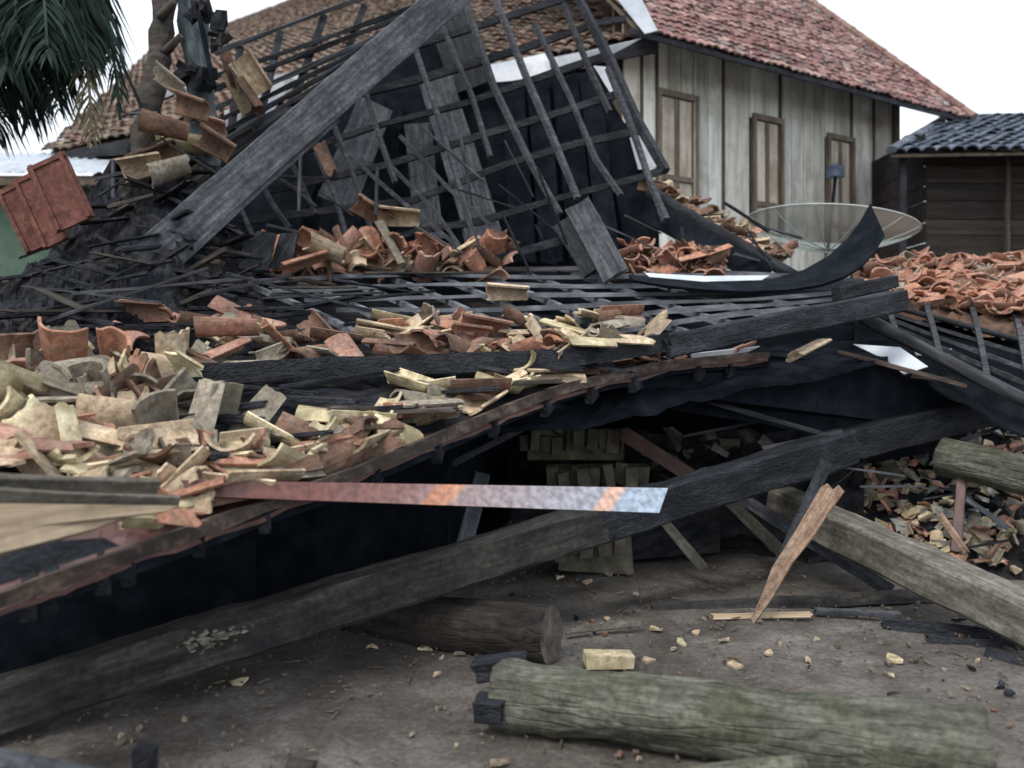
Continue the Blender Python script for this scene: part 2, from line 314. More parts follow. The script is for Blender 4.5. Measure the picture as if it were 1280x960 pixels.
# ---- main timber house on the right
HN = Vector((0, 0, 0))
e0 = P(812, 42, 10); e1 = P(1213, 148, 13.6); e1.z = e0.z = (e0.z+e1.z)/2
Uh = (e1-e0).normalized(); Nin = Vector((-Uh.y, Uh.x, 0))
sl = 1.0; Vh = (Nin+Vector((0, 0, sl))).normalized(); nR = Uh.cross(Vh).normalized()
house = empty('timber_house', (e0.x+2, e0.y+3, 0)); tag(house, 'old timber house with red tiled roof and whitewashed plank wall behind the wreck', 'house')
def uv(p): d = p-e0; return (d.dot(Uh), d.dot(Vh))
q1 = hit(1213, 148, e0, nR); q2 = hit(900, -75, e0, nR); q3 = hit(690, -80, e0, nR); q0 = hit(806, 40, e0, nR)
polyR = [(uv(q0)[0], -.02), (uv(q1)[0]-.0, -.02), uv(q2), (uv(q3)[0], uv(q2)[1])]
PALR = [(1, .95, .92), (1.05, .9, .88), (.85, .75, .75), (1.0, .78, .76), (1.35, 1.25, 1.15), (.75, .78, .8)]
tile_roof('roof', e0, Uh, Vh, polyR, M_roof, house, PALR, tw=.135, tl=.18, hgt=.028, seed=3)
slab('roof_underside', [e0+Uh*polyR[0][0]-nR*.03, e0+Uh*polyR[1][0]-nR*.03, q2-nR*.03, e0+Uh*polyR[3][0]+Vh*polyR[3][1]-nR*.03], .04, M_wdark, house)
mb = MB(); a_ = e0+Uh*(uv(q1)[0]); 
for i in range(26):
    t0 = a_.lerp(q2, i/26)+nR*.05; t1 = a_.lerp(q2, (i+1.15)/26)+nR*.05; add_beam(mb, t0, t1, .2, .14, rnd=True, ns=10, seg=2, taper=.85, col=(1, .8+.2*R.random(), .8))
mb.build('hip_cap', M_roof, house, org=e0, cols=True)
add = MB(); add_beam(add, e0+Uh*-.3-Vector((0, 0, .05)), e0+Uh*uv(q1)[0]-Vector((0, 0, .05)), .03, .07, seg=12); add.build('eave_board', M_char, house, org=e0)
# wall
wi = .75; wo_ = e0+Nin*wi; wz1 = e0.z+wi*.95
def wp(px, py): p = hit(px, py, wo_, Nin); return ((p-wo_).dot(Uh), p.z)
ubs = [wp(x, 200)[0] for x in (778, 800, 819, 866, 902, 936, 973, 1003, 1030, 1062, 1090, 1116)]
mb = MB(); fl = random.Random(5)
wins = [((823, 117), (866, 118), (862, 262)), ((942, 148), (973, 155), (968, 262)), ((1035, 172), (1062, 180), (1055, 262))]
WU = []
for (ax, ay), (bx, by), (cx, cy) in wins:
    u0, z1 = wp(ax, ay); u1, _ = wp(bx, by); WU.append((u0, u1, wp(ax, ay+140)[1]-.2, z1))
def wbox(mb, u0, u1, z0, z1, dep, off=0, col=None):
    c = wo_+Uh*((u0+u1)/2)-Nin*off; c.z = (z0+z1)/2
    M = Matrix((Uh, Nin, Vector((0, 0, 1)))).transposed().to_4x4(); M.translation = c; add_box(mb, M, u1-u0, dep, z1-z0, col)
for a, b in zip(ubs, ubs[1:]):
    nb = max(1, round((b-a)/.24))
    k0 = fl.uniform(.85, 1.12); tint = fl.choice([(1, 1, .97), (.97, 1, 1), (1, .95, .87), (1.08, 1.08, 1.08)])
    for i in range(nb):
        l, r = a+(b-a)*i/nb, a+(b-a)*(i+1)/nb; k = k0*fl.uniform(.68, 1.18)
        inw = [w_ for w_ in WU if w_[0]-.02 < (l+r)/2 < w_[1]+.02]
        if inw:
            wbox(mb, l, r-.012, inw[0][3], wz1, .03, fl.uniform(0, .008), tuple(q*k for q in tint)); wbox(mb, l, r-.012, .6, inw[0][2], .03, 0, tuple(q*k for q in tint))
        else: wbox(mb, l, r-.012, .6, wz1, .03, fl.uniform(0, .01), tuple(q*k for q in tint))
mb.build('wall', M_wall, house, org=wo_, cols=True)
bk = MB(); wbox(bk, ubs[0]-.1, ubs[-1], .6, wz1, .03, -.06)
wbox(bk, ubs[-1]-.06, ubs[-1]+.06, .2, wz1, .14, .02)
M_ = Matrix.Translation(wo_+Uh*(ubs[-1])+Nin*2.4+Vector((0, 0, -wo_.z+2.9))) @ Matrix((Uh, Nin, Vector((0, 0, 1)))).transposed().to_4x4(); add_box(bk, M_, .05, 4.8, 4.7)
M_ = Matrix.Translation(wo_+Uh*ubs[0]+Nin*2.4+Vector((0, 0, -wo_.z+2.9))) @ Matrix((Uh, Nin, Vector((0, 0, 1)))).transposed().to_4x4(); add_box(bk, M_, .05, 4.8, 4.7)
bk.build('inner_wall', M_wdark, house, org=wo_)
for s in (1, 2, 3, 4, 6, 7, 9, 10):
    cb = MB(); wbox(cb, ubs[s]-.018, ubs[s]+.018, .6, wz1, .03, .035, (.9, .9, .8)); cb.build('batten_strip', M_wall if s in (3, 7) else M_wdark, house, org=wo_, cols=True)
for (u0, u1, z0, z1) in WU:
    m = MB(); f = .06
    wbox(m, u0-f, u1+f, z1-.02, z1+f, .07, .03); wbox(m, u0-f, u0, z0, z1-.02, .07, .03); wbox(m, u1, u1+f, z0, z1-.02, .07, .03); wbox(m, u0, u1, z0+.55, z0+.62, .05, .02)
    wf = m.build('window', M_frame, house, org=wo_)
    for k in (0, 1):
        l = u0+(u1-u0)*k/2; r = l+(u1-u0)/2; m = MB(); wbox(m, l+.02, r-.02, z0+.63, z1-.03, .03, .0, (.75, .68, .6)); wbox(m, l+.02, r-.02, z0, z0+.54, .03, 0, (.7, .65, .6))
        m.build('shutter', M_wall, wf, org=wo_, cols=True)
        m = MB(); wbox(m, l, l+.035, z0, z1-.03, .04, .015); wbox(m, r-.035, r, z0, z1-.03, .04, .015); m.build('shutter_stile', M_frame, wf, org=wo_)
for s in (.5, 2.2, 3.9, 5.6):
    c = wo_+Uh*s; beam('stilt', (c.x, c.y, -.05), (c.x, c.y, .65), .18, .18, M_wdark, house)
# ---- brown roofed house behind the wreck
r0 = P(806, 33, 10.3); r1 = P(60, 195, 13.6); r0.z = r1.z = (r0.z*.8+r1.z*.2)
r1 = hit(60, 195, Vector((0, 13.6, 0)), Vector((0, 1, 0)))
Ur = (r1-r0).normalized(); Nr = Vector((Ur.y, -Ur.x, 0)).normalized(); 
if Nr.y < 0: Nr = -Nr
Vr = (Nr+Vector((0, 0, .62))).normalized(); Vr = (Vr-Ur*Vr.dot(Ur)).normalized(); nr = Ur.cross(Vr).normalized()
rear = empty('brown_roofed_house', (-2, 14, 0)); tag(rear, 'neighbouring house with lichen-covered brown tile roof seen through and left of the broken roof grid', 'house')
def uvr(p): d = p-r0; return (d.dot(Ur), d.dot(Vr))
pr = [(-.1, 0), uvr(hit(60, 190, r0, nr)), uvr(hit(188, 66, r0, nr)), uvr(hit(330, 14, r0, nr)), uvr(hit(520, -60, r0, nr)), uvr(hit(850, -130, r0, nr))]
PAL2 = [(.62, .64, .66), (.62, .54, .54), (.48, .5, .52), (.95, .95, .9), (.7, .55, .53)]
tile_roof('roof', r0, Ur, Vr, pr, M_roof2, rear, PAL2, tw=.2, tl=.26, hgt=.05, seed=8)
slab('roof_underside', [r0+Ur*a+Vr*b-nr*.03*(1 if nr.z > 0 else -1) for a, b in pr], .04, M_wdark, rear)
m = MB(); add_beam(m, r0-Ur*.15+Vector((0, 0, -.1)), r1+Vector((0, 0, -.1)), .05, .2, seg=20, rough=.01); m.build('eave_beam', M_char, rear, org=r0)
w0 = r0+Nr*.9; w1 = r1+Nr*.9; slab('wall', [Vector((w0.x-.6, w0.y, 0)), Vector((w1.x, w1.y, 0)), Vector((w1.x, w1.y, w1.z)), Vector((w0.x-.6, w0.y, w0.z+.3))], .08, M_shed if False else M_wdark, rear)
slab('soffit_panel', [P(596, 84, 10.5), P(684, 66, 10.4), P(690, 92, 10.4), P(600, 108, 10.5)], .02, M_white, rear)
slab('soffit_panel', [P(690, 72, 10.3), P(730, 64, 10.3), P(732, 84, 10.3), P(692, 92, 10.3)], .02, M_white, rear)
slab('soffit_panel', [P(728, 66, 10.1), P(802, 48, 9.9), P(758, 72, 10.1), P(732, 78, 10.1)], .02, M_white, rear)
slab('valley_flashing', [P(768, -6, 9.9), P(800, -6, 9.9), P(822, 38, 9.8), P(806, 42, 9.8), P(790, 22, 9.85)], .02, M_zinc, rear)
for pts in ([(70, 170), (70, 195), (20, 205), (20, 172)],): pass
# ---- pale low roof and green wall far left
bl = empty('green_walled_building', P(0, 200, 12)); bl.location.z = 0; WM[bl.name] = Matrix.Translation((bl.location.x, bl.location.y, 0))
tag(bl, 'low green-walled building with a pale corrugated sheet roof at the far left edge', 'building')
gx0, gx1 = P(-140, 0, 12).x, P(132, 0, 12).x
slab('wall', [(gx0, 12.3, 0), (gx1, 12.3, 0), (gx1, 12.3, 4.25), (gx0, 12.3, 4.25)], .15, M_green, bl)
V = []; F = []; n_ = 90
for i in range(n_+1):
    x = gx0+(gx1+.2-gx0)*i/n_; z = .02*math.sin(i*1.3)
    V += [(x, 11.9, 4.2+z), (x, 14, 5.0+z)]
F = [(2*i, 2*i+2, 2*i+3, 2*i+1) for i in range(n_)]
o = mk('sheet_roof', V, F, M_zinc, bl); 
beam('roof_beam', (gx0, 12.0, 4.1), (gx1, 12.0, 4.1), .1, .14, M_wdark, bl)
# ---- small dark shed right
shed = empty('plank_shed', P(1200, 500, 12)); WM[shed.name].translation.z = 0; shed.location.z = 0
tag(shed, 'dark plank shed with grey-blue tiled roof at the right edge', 'shed')
s0 = P(1114, 192, 11.3); Us = Vector((1, -.07, 0)).normalized(); Vs = Vector((.07, 1, .0)).normalized()
Vs = (Vs+Vector((0, 0, .42))).normalized()
slope_n = Us.cross(Vs).normalized(); tp0 = hit(1183, 150, s0, slope_n); tp1 = hit(1420, 146, s0, slope_n)
uvs = lambda p: ((p-s0).dot(Us), (p-s0).dot(Vs))
ps = [(0, 0), (4.5, 0), (4.5, uvs(tp0)[1]), (uvs(tp0)[0], uvs(tp0)[1])]
tile_roof('roof', s0, Us, Vs, ps, M_slate, shed, [(1, 1, 1), (.85, .9, .95), (1.1, 1.1, 1.1)], tw=.19, tl=.24, hgt=.06, seed=4)
slab('roof_underside', [s0+Us*a+Vs*b-slope_n*.02 for a, b in ps], .03, M_wdark, shed)
add_s = MB(); add_beam(add_s, s0+Vector((0, 0, .05)), s0+Us*uvs(tp0)[0]+Vs*uvs(tp0)[1]+Vector((0, 0, .06)), .15, .1, rnd=True, ns=10); add_beam(add_s, s0+Us*uvs(tp0)[0]+Vs*uvs(tp0)[1]+Vector((0, 0, .04)), s0+Us*4.5+Vs*uvs(tp0)[1]+Vector((0, 0, .04)), .16, .1, rnd=True, ns=10); add_s.build('hip_cap', M_slate, shed, org=s0, cols=True)
m = MB(); rr = random.Random(3); cx0 = P(1157, 0, 11.7); z = .1
while z < s0.z+.1:
    h = rr.uniform(.2, .3); k = rr.uniform(.3, 1.0)*(.6 if z > 3.2 else 1)
    Mx = Matrix.Translation((cx0.x+2, 11.7+rr.uniform(-.01, .01), z+h/2)); add_box(m, Mx, 4, .03, h-.012, (k*1.05, k, k*.92))
    z += h
m.build('front_wall', M_shed, shed, org=cx0, cols=True)
m2 = MB(); add_box(m2, Matrix.Translation((cx0.x+2.05, 11.78, s0.z/2)), 4, .03, s0.z+.1); m2.build('wall_backing', M_wdark, shed, org=cx0)
m = MB(); z = .1
while z < s0.z+.2:
    h = rr.uniform(.2, .3); Mx = Matrix.Translation((cx0.x, 11.7+1.3, z+h/2)); add_box(m, Mx, .03, 2.55, h-.012, (.5, .5, .55)); z += h
m.build('side_wall', M_shed, shed, org=cx0, cols=True)
beam('post', (P(1128, 0, 11.5).x, 11.5, 0), (P(1128, 0, 11.5).x, 11.5, s0.z), .09, .09, M_char, shed)
beam('post', (P(1262, 0, 11.5).x, 11.55, 0), (P(1262, 0, 11.5).x, 11.55, s0.z), .06, .06, M_shed2, shed)
# ---- satellite dish
dc = P(1038, 282, 9.0); dish = empty('satellite_dish', (dc.x, dc.y, 0)); tag(dish, 'large pale see-through mesh satellite dish facing up in front of the timber house', 'satellite dish')
Rd = .88; Md = Matrix.Translation(dc) @ Euler((math.radians(-3), math.radians(7), 0)).to_matrix().to_4x4()
def dz(r): return .26*((r/Rd)**2-1)
V = []; F = []; nr_, na = 7, 40
for i in range(nr_+1):
    for j in range(na): r = Rd*max(.03, i/nr_); a = j*math.tau/na; V.append(Md @ Vector((r*math.cos(a), r*math.sin(a), dz(r))))
F = [(i*na+j, i*na+(j+1) % na, (i+1)*na+(j+1) % na, (i+1)*na+j) for i in range(nr_) for j in range(na)]
mk('dish_panel', V, F, M_mesh, dish, smooth=True)
m = MB()
for j in range(12):
    a = j*math.tau/12; pp = [Md @ Vector((Rd*k/6*math.cos(a), Rd*k/6*math.sin(a), dz(Rd*k/6)-.006)) for k in range(7)]
    for p_, q_ in zip(pp, pp[1:]): add_beam(m, p_, q_, .014, .014, seg=1, rnd=True, ns=6, rough=0)
for rk in (Rd,):
    pp = [Md @ Vector((rk*math.cos(k*math.tau/40), rk*math.sin(k*math.tau/40), dz(rk))) for k in range(41)]
    for p_, q_ in zip(pp, pp[1:]): add_beam(m, p_, q_, .014, .014, seg=1, rnd=True, ns=6, rough=0)
m.build('rib_frame', M_wire, dish)
top = Md @ Vector((0, 0, .55)); beam('feed_pole', Md @ Vector((0, 0, -.26)), top, .035, .035, M_black, dish, rnd=True, ns=8, rough=0)
fd = MB(); add_beam(fd, top-Vector((0, 0, .02)), top+Vector((0, 0, .09)), .19, .19, rnd=True, ns=14, seg=2, rough=0); add_beam(fd, top+Vector((0, 0, .05)), top+Vector((0, 0, .13)), .11, .11, rnd=True, ns=14, seg=2, rough=0, taper=.5); fd.build('feed_horn', M_dark, dish, org=top)
beam('mast', (dc.x, dc.y, 0), (dc.x, dc.y, dc.z-.26), .07, .07, M_wire, dish, rnd=True, ns=10, rough=0)
# ------------------------------------------------------------------ collapsed roofs: surfaces
E1 = [(-120, 792, 2.62), (0, 742, 2.85), (150, 690, 3.1), (400, 602, 3.8), (540, 546, 4.3), (620, 512, 4.7), (700, 482, 5.1), (830, 452, 5.7), (960, 440, 6.2)]
B1 = [(-120, 440, 4.5), (0, 442, 4.55), (200, 478, 4.6), (400, 474, 4.75), (600, 463, 5.15), (720, 456, 5.5), (840, 440, 6.0), (960, 434, 6.6)]
S1 = surf(E1, B1)
F2 = [(-120, 470, 4.5), (180, 470, 4.55), (720, 447, 5.3), (850, 424, 5.65), (1125, 376, 6.3)]
K2 = [(-120, 352, 6.6), (200, 346, 7.2), (500, 336, 7.8), (800, 338, 7.8), (1060, 348, 7.4), (1125, 350, 7.2)]
S2 = surf(F2, K2)
F5 = [(1068, 396, 6.7), (1300, 520, 5.7)]; K5 = [(1068, 338, 8.6), (1300, 326, 8.6)]; S5 = surf(F5, K5)
# lower roof
low = empty('collapsed_lower_roof', P(300, 640, 3.5)); low.location.z = 0; WM[low.name].translation.z = 0
tag(low, 'fallen lower roof with scorched curved eave board, lying lowest and nearest over the black void', 'roof')
patch('sheathing', S1, -120, 960, 70, 12, .025, M_maroon, low, drop=.06, v1=.22, th=.02)
patch('charred_sheathing', S1, -120, 960, 70, 12, .05, M_heap, low, drop=.07, v0=.18, th=.03)
fas = MB(); pts = [lerp_list(E1, x) for x in range(-120, 961, 30)]
def ribbon(name, pts, w, th, mat_, parent, up=Vector((0, 0, 1)), tilt=0, smooth=False):
    V = []; n = len(pts)
    for i, p in enumerate(pts):
        t = (pts[min(i+1, n-1)]-pts[max(i-1, 0)]).normalized(); s = t.cross(up).normalized(); u = s.cross(t)
        u2 = u*math.cos(tilt)+s*math.sin(tilt); s2 = s*math.cos(tilt)-u*math.sin(tilt); j = noise.noise(p*5)*.012
        for a, b in ((1, 1), (1, -1), (-1, -1), (-1, 1)): V.append(p+u2*(a*w/2+j*a)+s2*(b*th/2))
    F = [(i*4+k, i*4+(k+1) % 4, i*4+4+(k+1) % 4, i*4+4+k) for i in range(n-1) for k in range(4)]+[(3, 2, 1, 0), (n*4-4, n*4-3, n*4-2, n*4-1)]
    org = pts[0]; return mk(name, [v-org for v in V], F, mat_, parent, Matrix.Translation(org), smooth)
ribbon('eave_board', [p+Vector((0, -.02, -.02)) for p in pts], .055, .03, M_edge, low)
ribbon('black_eave_batten', [p+Vector((0, .07, -.07)) for p in pts], .06, .05, M_black, low)  # black strip running below and behind the eave board
for x in (35, 62, 128, 160, 248, 330, 470, 545, 615, 680, 735, 790, 870, 910):
    e = S1(x, .015)-Vector((0, 0, .06)); b = S1(x+14, .5)-Vector((0, 0, .14)); b = e+(b-e)*.6
    beam('rafter_tail', e-Vector((0, .0, .05)), b, .05, .1, M_char, low, seed=x)
# charred black walls added under it so the void turns dark
uw = empty('burnt_house_interior', P(400, 700, 5.6)); uw.location.z = 0; WM[uw.name].translation.z = 0
tag(uw, 'charred plank walls of the burnt house, added to darken the void under the fallen roofs', 'house ruin')
def bw(name, pts, th=.04, mt=M_black): return slab(name, [Vector(p) for p in pts], th, mt, uw)
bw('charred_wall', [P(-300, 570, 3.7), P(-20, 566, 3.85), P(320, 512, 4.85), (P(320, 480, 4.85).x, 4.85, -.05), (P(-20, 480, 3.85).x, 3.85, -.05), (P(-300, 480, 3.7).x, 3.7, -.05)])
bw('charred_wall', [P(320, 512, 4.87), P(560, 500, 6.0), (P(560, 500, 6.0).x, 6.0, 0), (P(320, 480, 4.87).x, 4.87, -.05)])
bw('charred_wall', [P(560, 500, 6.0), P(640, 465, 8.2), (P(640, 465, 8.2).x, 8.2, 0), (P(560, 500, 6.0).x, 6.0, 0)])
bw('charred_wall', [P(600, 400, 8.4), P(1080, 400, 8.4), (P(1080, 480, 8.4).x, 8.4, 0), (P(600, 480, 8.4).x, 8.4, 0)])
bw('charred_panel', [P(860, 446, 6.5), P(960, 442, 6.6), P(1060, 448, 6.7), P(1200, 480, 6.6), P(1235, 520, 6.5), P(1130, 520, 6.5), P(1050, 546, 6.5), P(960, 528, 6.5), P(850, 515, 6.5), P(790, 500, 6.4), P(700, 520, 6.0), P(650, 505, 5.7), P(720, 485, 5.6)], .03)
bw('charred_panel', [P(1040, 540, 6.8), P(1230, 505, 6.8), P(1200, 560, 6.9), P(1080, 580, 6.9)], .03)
# charred boards standing behind the steep grid
bw('charred_wall', [P(215, 340, 9.7), P(300, 235, 9.7), P(385, 160, 9.7), P(470, 82, 9.7), P(530, 30, 9.7), P(566, 10, 9.7), P(590, 105, 9.7), P(700, 96, 9.7), P(742, 88, 9.7), P(790, 170, 9.6), P(822, 235, 9.5), P(825, 330, 9.5)], .05)
def bd(name, a, b, wpx, th, mt, lab=None, cat='board', grp=None, parent=None, turn=0, **kw):
    """board between two (px,py,d) points whose broad side is wpx pixels wide in view"""
    A, B = P(*a), P(*b); wd = wpx*(a[2]+b[2])/2/FPX; vd = (A+B)/2-Vector((0, 0, CH))
    up = (vd.normalized()*-1)
    if turn: up = Matrix.Rotation(turn, 3, (B-A).normalized()) @ up
    kw.setdefault('rough', .004)
    o = beam(name, A, B, wd, th, mt, parent, up=up, **kw)
    if lab: tag(o, lab, cat, grp)
    return o
bd('leaning_board', (537, 300, 8.9), (522, 155, 9.4), 34, .03, M_grey, 'narrower grey scorched board leaning upright behind the steep roof grid')
bd('leaning_board', (612, 318, 8.7), (545, 100, 9.5), 44, .03, M_grey, 'wider grey scorched board leaning behind the steep grid, right of the narrower one')
bd('leaning_board', (590, 110, 9.5), (556, 10, 9.7), 50, .03, M_char, 'dark board end behind the top of the steep grid beside the hip beam')
for k, (a, b, w_) in enumerate((((655, 325, 9.3), (640, 108, 9.6), 30), ((690, 325, 9.3), (672, 102, 9.6), 28), ((728, 320, 9.3), (706, 98, 9.6), 32), ((762, 322, 9.3), (738, 105, 9.6), 26), ((800, 320, 9.3), (770, 160, 9.5), 30), ((468, 320, 9.3), (492, 130, 9.6), 26), ((335, 330, 9.3), (390, 200, 9.6), 34))):
    bd('charred_board', a, b, w_, .03, M_black, 'charred upright board of the burnt wall behind the steep roof grid', grp='charred boards behind the steep grid', ragged=.08)
bd('leaning_board', (420, 255, 8.8), (470, 130, 9.4), 46, .03, M_grey, 'dusky board behind the grid just under the great diagonal hip beam')
# upper (second) fallen roof with grid
up_ = empty('collapsed_middle_roof', P(700, 450, 6)); up_.location.z = 0; WM[up_.name].translation.z = 0
tag(up_, 'fallen middle roof plane, nearly flat, open batten grid showing on its right half', 'roof')
patch('dark_underlay', S2, -120, 640, 60, 24, .06, M_heap, up_, drop=.25, th=.03)  # dark debris layer standing in for the dim interior below the battens
slab('dark_gap_backing', [P(215, 345, 8.05), P(500, 338, 8.1), P(830, 341, 8.1), P(1066, 353, 8.0), P(1066, 470, 8.0), P(215, 470, 8.05)], .04, M_black, up_)  # black sheet added so gaps between the battens stay dark
patch('dark_underlay', S2, 560, 1110, 40, 24, .04, M_black, up_, drop=.42, th=.03)  # black layer painting the dark interior seen between the bars
for k, v in enumerate((.16, .3, .44, .58, .72, .86, .98)):
    x0 = (520, 480, 420, 380, 340, 300, 260)[k]; x1 = (1105, 1110, 1110, 1105, 1100, 1080, 1060)[k]
    pts = [S2(x0+(x1-x0)*i/12, v)+Vector((0, 0, .02+.012*math.sin(i+k))) for i in range(13)]
    ribbon('batten', pts, .035, .045, M_grid, up_)
for k in range(1, 13):
    x0 = 330+k*62; pts = [S2(x0+v*-230+120, v)+Vector((0, 0, -.03)) for v in (0, .2, .4, .6, .8, 1)]
    if pix(pts[0])[0] > 1115: continue
    ribbon('rafter', pts, .045, .05, M_grid, up_)
pts = [lerp_list(F2, x)+Vector((0, -.05, 0)) for x in range(180, 851, 40)]
eb = ribbon('eave_beam', pts, .12, .1, M_char, up_)
tag(beam('charred_beam', P(835, 432, 5.5), P(1127, 376, 6.2), .12, .16, M_char, rough=.008, ragged=.05), 'thick charred beam ending the middle roof on the right, under the curled black sheet', 'beam')
tag(beam('charred_beam', P(1045, 368, 6.35), P(1118, 352, 6.5), .1, .1, M_char, rough=.008), 'short charred beam stub lying on the right end of the thick charred beam', 'beam')
# left dark heap
SL = surf([(-120, 470, 4.6), (60, 455, 4.9), (200, 440, 5.4), (330, 420, 6)], [(-120, 350, 7.2), (0, 345, 7.2), (60, 310, 7.3), (110, 235, 7.4), (165, 170, 7.6), (215, 165, 7.7), (250, 230, 7.6), (330, 330, 7.6)])
tag(patch('burnt_debris_heap', SL, -120, 330, 110, 80, .12, M_heap, drop=.08, fr=5, th=.03), 'black heap of burnt thatch and timber sloping up at the left behind the tile pile', 'debris', kind='stuff')
# ------------------------------------------------------------------ great diagonal hip beam and steep grid
def D3(px, py): return 9.15-1.5*py/310-.0006*(px-600)
sg = empty('steep_roof_grid', P(620, 300, 8)); tag(sg, 'steep upright roof skeleton of crossing charred laths and rafters, in the top middle', 'roof frame')
def g3(name, pts, w_, mt=M_charlath, off=0): return ribbon(name, [P(x, y, D3(x, y)+off) for x, y in pts], w_, w_*.9, mt, sg)
for pts, w_ in ([[(455, 108), (472, 165), (494, 228)], .04], [[(517, 54), (547, 144), (576, 240), (596, 312)], .04], [[(552, 30), (590, 120), (613, 196)], .04], [[(578, -10), (618, 110), (664, 205), (700, 268)], .05], [[(620, 0), (658, 97), (690, 170), (722, 248)], .05],
                [[(668, 30), (712, 120), (745, 200), (776, 244)], .045], [[(704, 5), (734, 80), (762, 140)], .045], [[(719, -10), (760, 70), (796, 150), (832, 214)], .07], [[(760, 85), (790, 160), (812, 225), (832, 275)], .05], [[(395, 190), (420, 250), (436, 305)], .035], [[(415, 150), (440, 215), (465, 290)], .035], [[(298, 252), (318, 300)], .03], [[(268, 280), (282, 318)], .03], [[(330, 235), (345, 262), (362, 285)], .03], [[(358, 190), (395, 268)], .03], [[(500, 170), (560, 235), (640, 305)], .03]):
    g3('rafter', pts, w_*1.1, M_charlath if w_ < .06 else M_char)
for pts in ([(505, 62), (600, 32), (720, -6)], [(425, 124), (530, 98), (650, 62), (745, 30), (782, 24)], [(385, 186), (470, 158), (580, 130), (690, 92), (762, 68)], [(330, 240), (486, 206), (600, 170), (690, 144), (783, 114)], [(300, 276), (420, 262), (515, 251), (634, 205), (720, 180), (808, 162)], [(430, 318), (520, 289), (600, 277), (698, 248), (800, 222), (834, 211)], [(560, 345), (640, 318), (740, 290)]):
    g3('batten', pts, .065, M_char, off=.05)
g3('thin_lath', [(486, 205), (545, 265), (590, 330)], .03); g3('thin_lath', [(420, 180), (500, 250), (600, 330)], .03)
hb = bd('hip_beam', (168, 338, 6.2), (592, -30, 8.5), 40, .09, M_grey, 'great diagonal grey hip beam running from the left heap up to the top edge', 'beam', seg=60, taper=1.2)
bd('hip_beam', (205, 345, 6.3), (420, 150, 7.4), 9, .08, M_grey, 'thin grey lath fixed along the underside of the great diagonal beam', 'lath')
# left roof plane L4 (battens left of hip beam)
lg = empty('left_roof_grid', P(350, 150, 8.2)); tag(lg, 'broken roof skeleton of close charred battens left of the great diagonal beam', 'roof frame')
L4 = [((478, -12, 8.9), (268, 66, 8.4)), ((520, 8, 8.8), (262, 98, 8.4)), ((500, 22, 8.7), (250, 118, 8.3)), ((490, 38, 8.6), (262, 138, 8.2)), ((470, 54, 8.5), (255, 160, 8.1)), ((450, 70, 8.4), (250, 180, 8.0)), ((425, 92, 8.3), (235, 203, 7.9)), ((400, 116, 8.1), (225, 228, 7.8)), ((370, 142, 8.0), (215, 250, 7.7)), ((340, 170, 7.8), (205, 275, 7.6)), ((300, 205, 7.7), (195, 300, 7.4))]
for i, (a, b) in enumerate(L4): bd('batten', a, b, 6.5 if i > 1 else 5.5, .05, M_char if i % 3 else M_charlath, parent=lg, seg=8, rough=.008)
for a, b in (((300, 60, 8.5), (285, 200, 8)), ((350, 40, 8.7), (318, 180, 8.1)), ((405, 20, 8.8), (365, 130, 8.3)), ((455, 8, 8.9), (425, 90, 8.5))): bd('rafter', a, b, 9, .06, M_char, parent=lg)
for pts in ([(292, 82, 8.75), (388, 50, 8.9), (400, 58, 8.9), (300, 104, 8.75)],): pass
def sheet(pts, lab, mt=M_white, d0=None): return tag(slab('broken_sheet', [P(*p) for p in pts], .012, mt), lab, 'sheet')
sheet([(205, 112, 9.2), (258, 98, 9.2), (262, 110, 9.2), (206, 124, 9.2)], 'small white sheet strip behind the posts at upper left')
sheet([(280, 138, 8.5), (304, 134, 8.5), (300, 150, 8.5), (290, 168, 8.5), (281, 160, 8.5)], 'white sheet scrap left of the batten skeleton')
sheet([(322, 100, 8.75), (384, 84, 8.75), (360, 112, 8.7), (340, 140, 8.7), (318, 146, 8.7)], 'white sheet seen between the close battens left of the diagonal beam')
sheet([(392, 98, 8.9), (430, 76, 8.9), (420, 92, 8.9), (394, 112, 8.9)], 'narrow white sheet between battens right beside the diagonal beam')
sheet([(786, 168, 9.4), (808, 172, 9.4), (822, 208, 9.4), (798, 212, 9.4)], 'white sheet scrap behind the right lower corner of the steep grid')
sheet([(742, 82, 9.4), (762, 84, 9.4), (786, 112, 9.4), (764, 118, 9.4)], 'crumpled white scrap behind the right side of the steep grid')
sheet([(1066, 430, 6.5), (1125, 434, 6.4), (1160, 458, 6.2), (1130, 468, 6.2), (1108, 450, 6.4)], 'pale blue metal sheet under the fallen rafters at right', M_zinc)
sheet([(1140, 430, 6.5), (1190, 436, 6.5), (1188, 446, 6.5), (1145, 444, 6.5)], 'narrow grey metal strip beneath the right hand batten grid', M_zinc)
sheet([(830, 446, 5.8), (950, 433, 6.2), (935, 440, 6.2), (840, 452, 5.8)], 'thin white strip lying along the right end of the lower eave', M_white)
# posts / trunk top left
tr_ = empty('dead_tree', P(160, 330, 7)); tag(tr_, 'bare brown tree trunk rising out of the left heap between palm leaves and tangled wreck', 'tree')
ptsT = [(148, 345, 7.0), (162, 270, 7.0), (178, 190, 7.05), (192, 110, 7.1), (203, 40, 7.2), (208, -40, 7.3)]
V = []; F = []; ns = 16
for i in range(31):
    f = i/30*(len(ptsT)-1); k = min(int(f), len(ptsT)-2); t = f-k; c = P(*ptsT[k]).lerp(P(*ptsT[k+1]), t); r = (.105-.015*i/30)*(1+.09*math.sin(i*1.9))
    for j in range(ns):
        a = j*math.tau/ns; q = 1+.3*noise.noise(Vector((c.x+math.cos(a), math.sin(a), c.z*3))*2)+.25*noise.noise(Vector((math.cos(a)*2, math.sin(a)*2, c.z*9))); V.append(c+Vector((math.cos(a)*r*q, math.sin(a)*r*q, 0)))
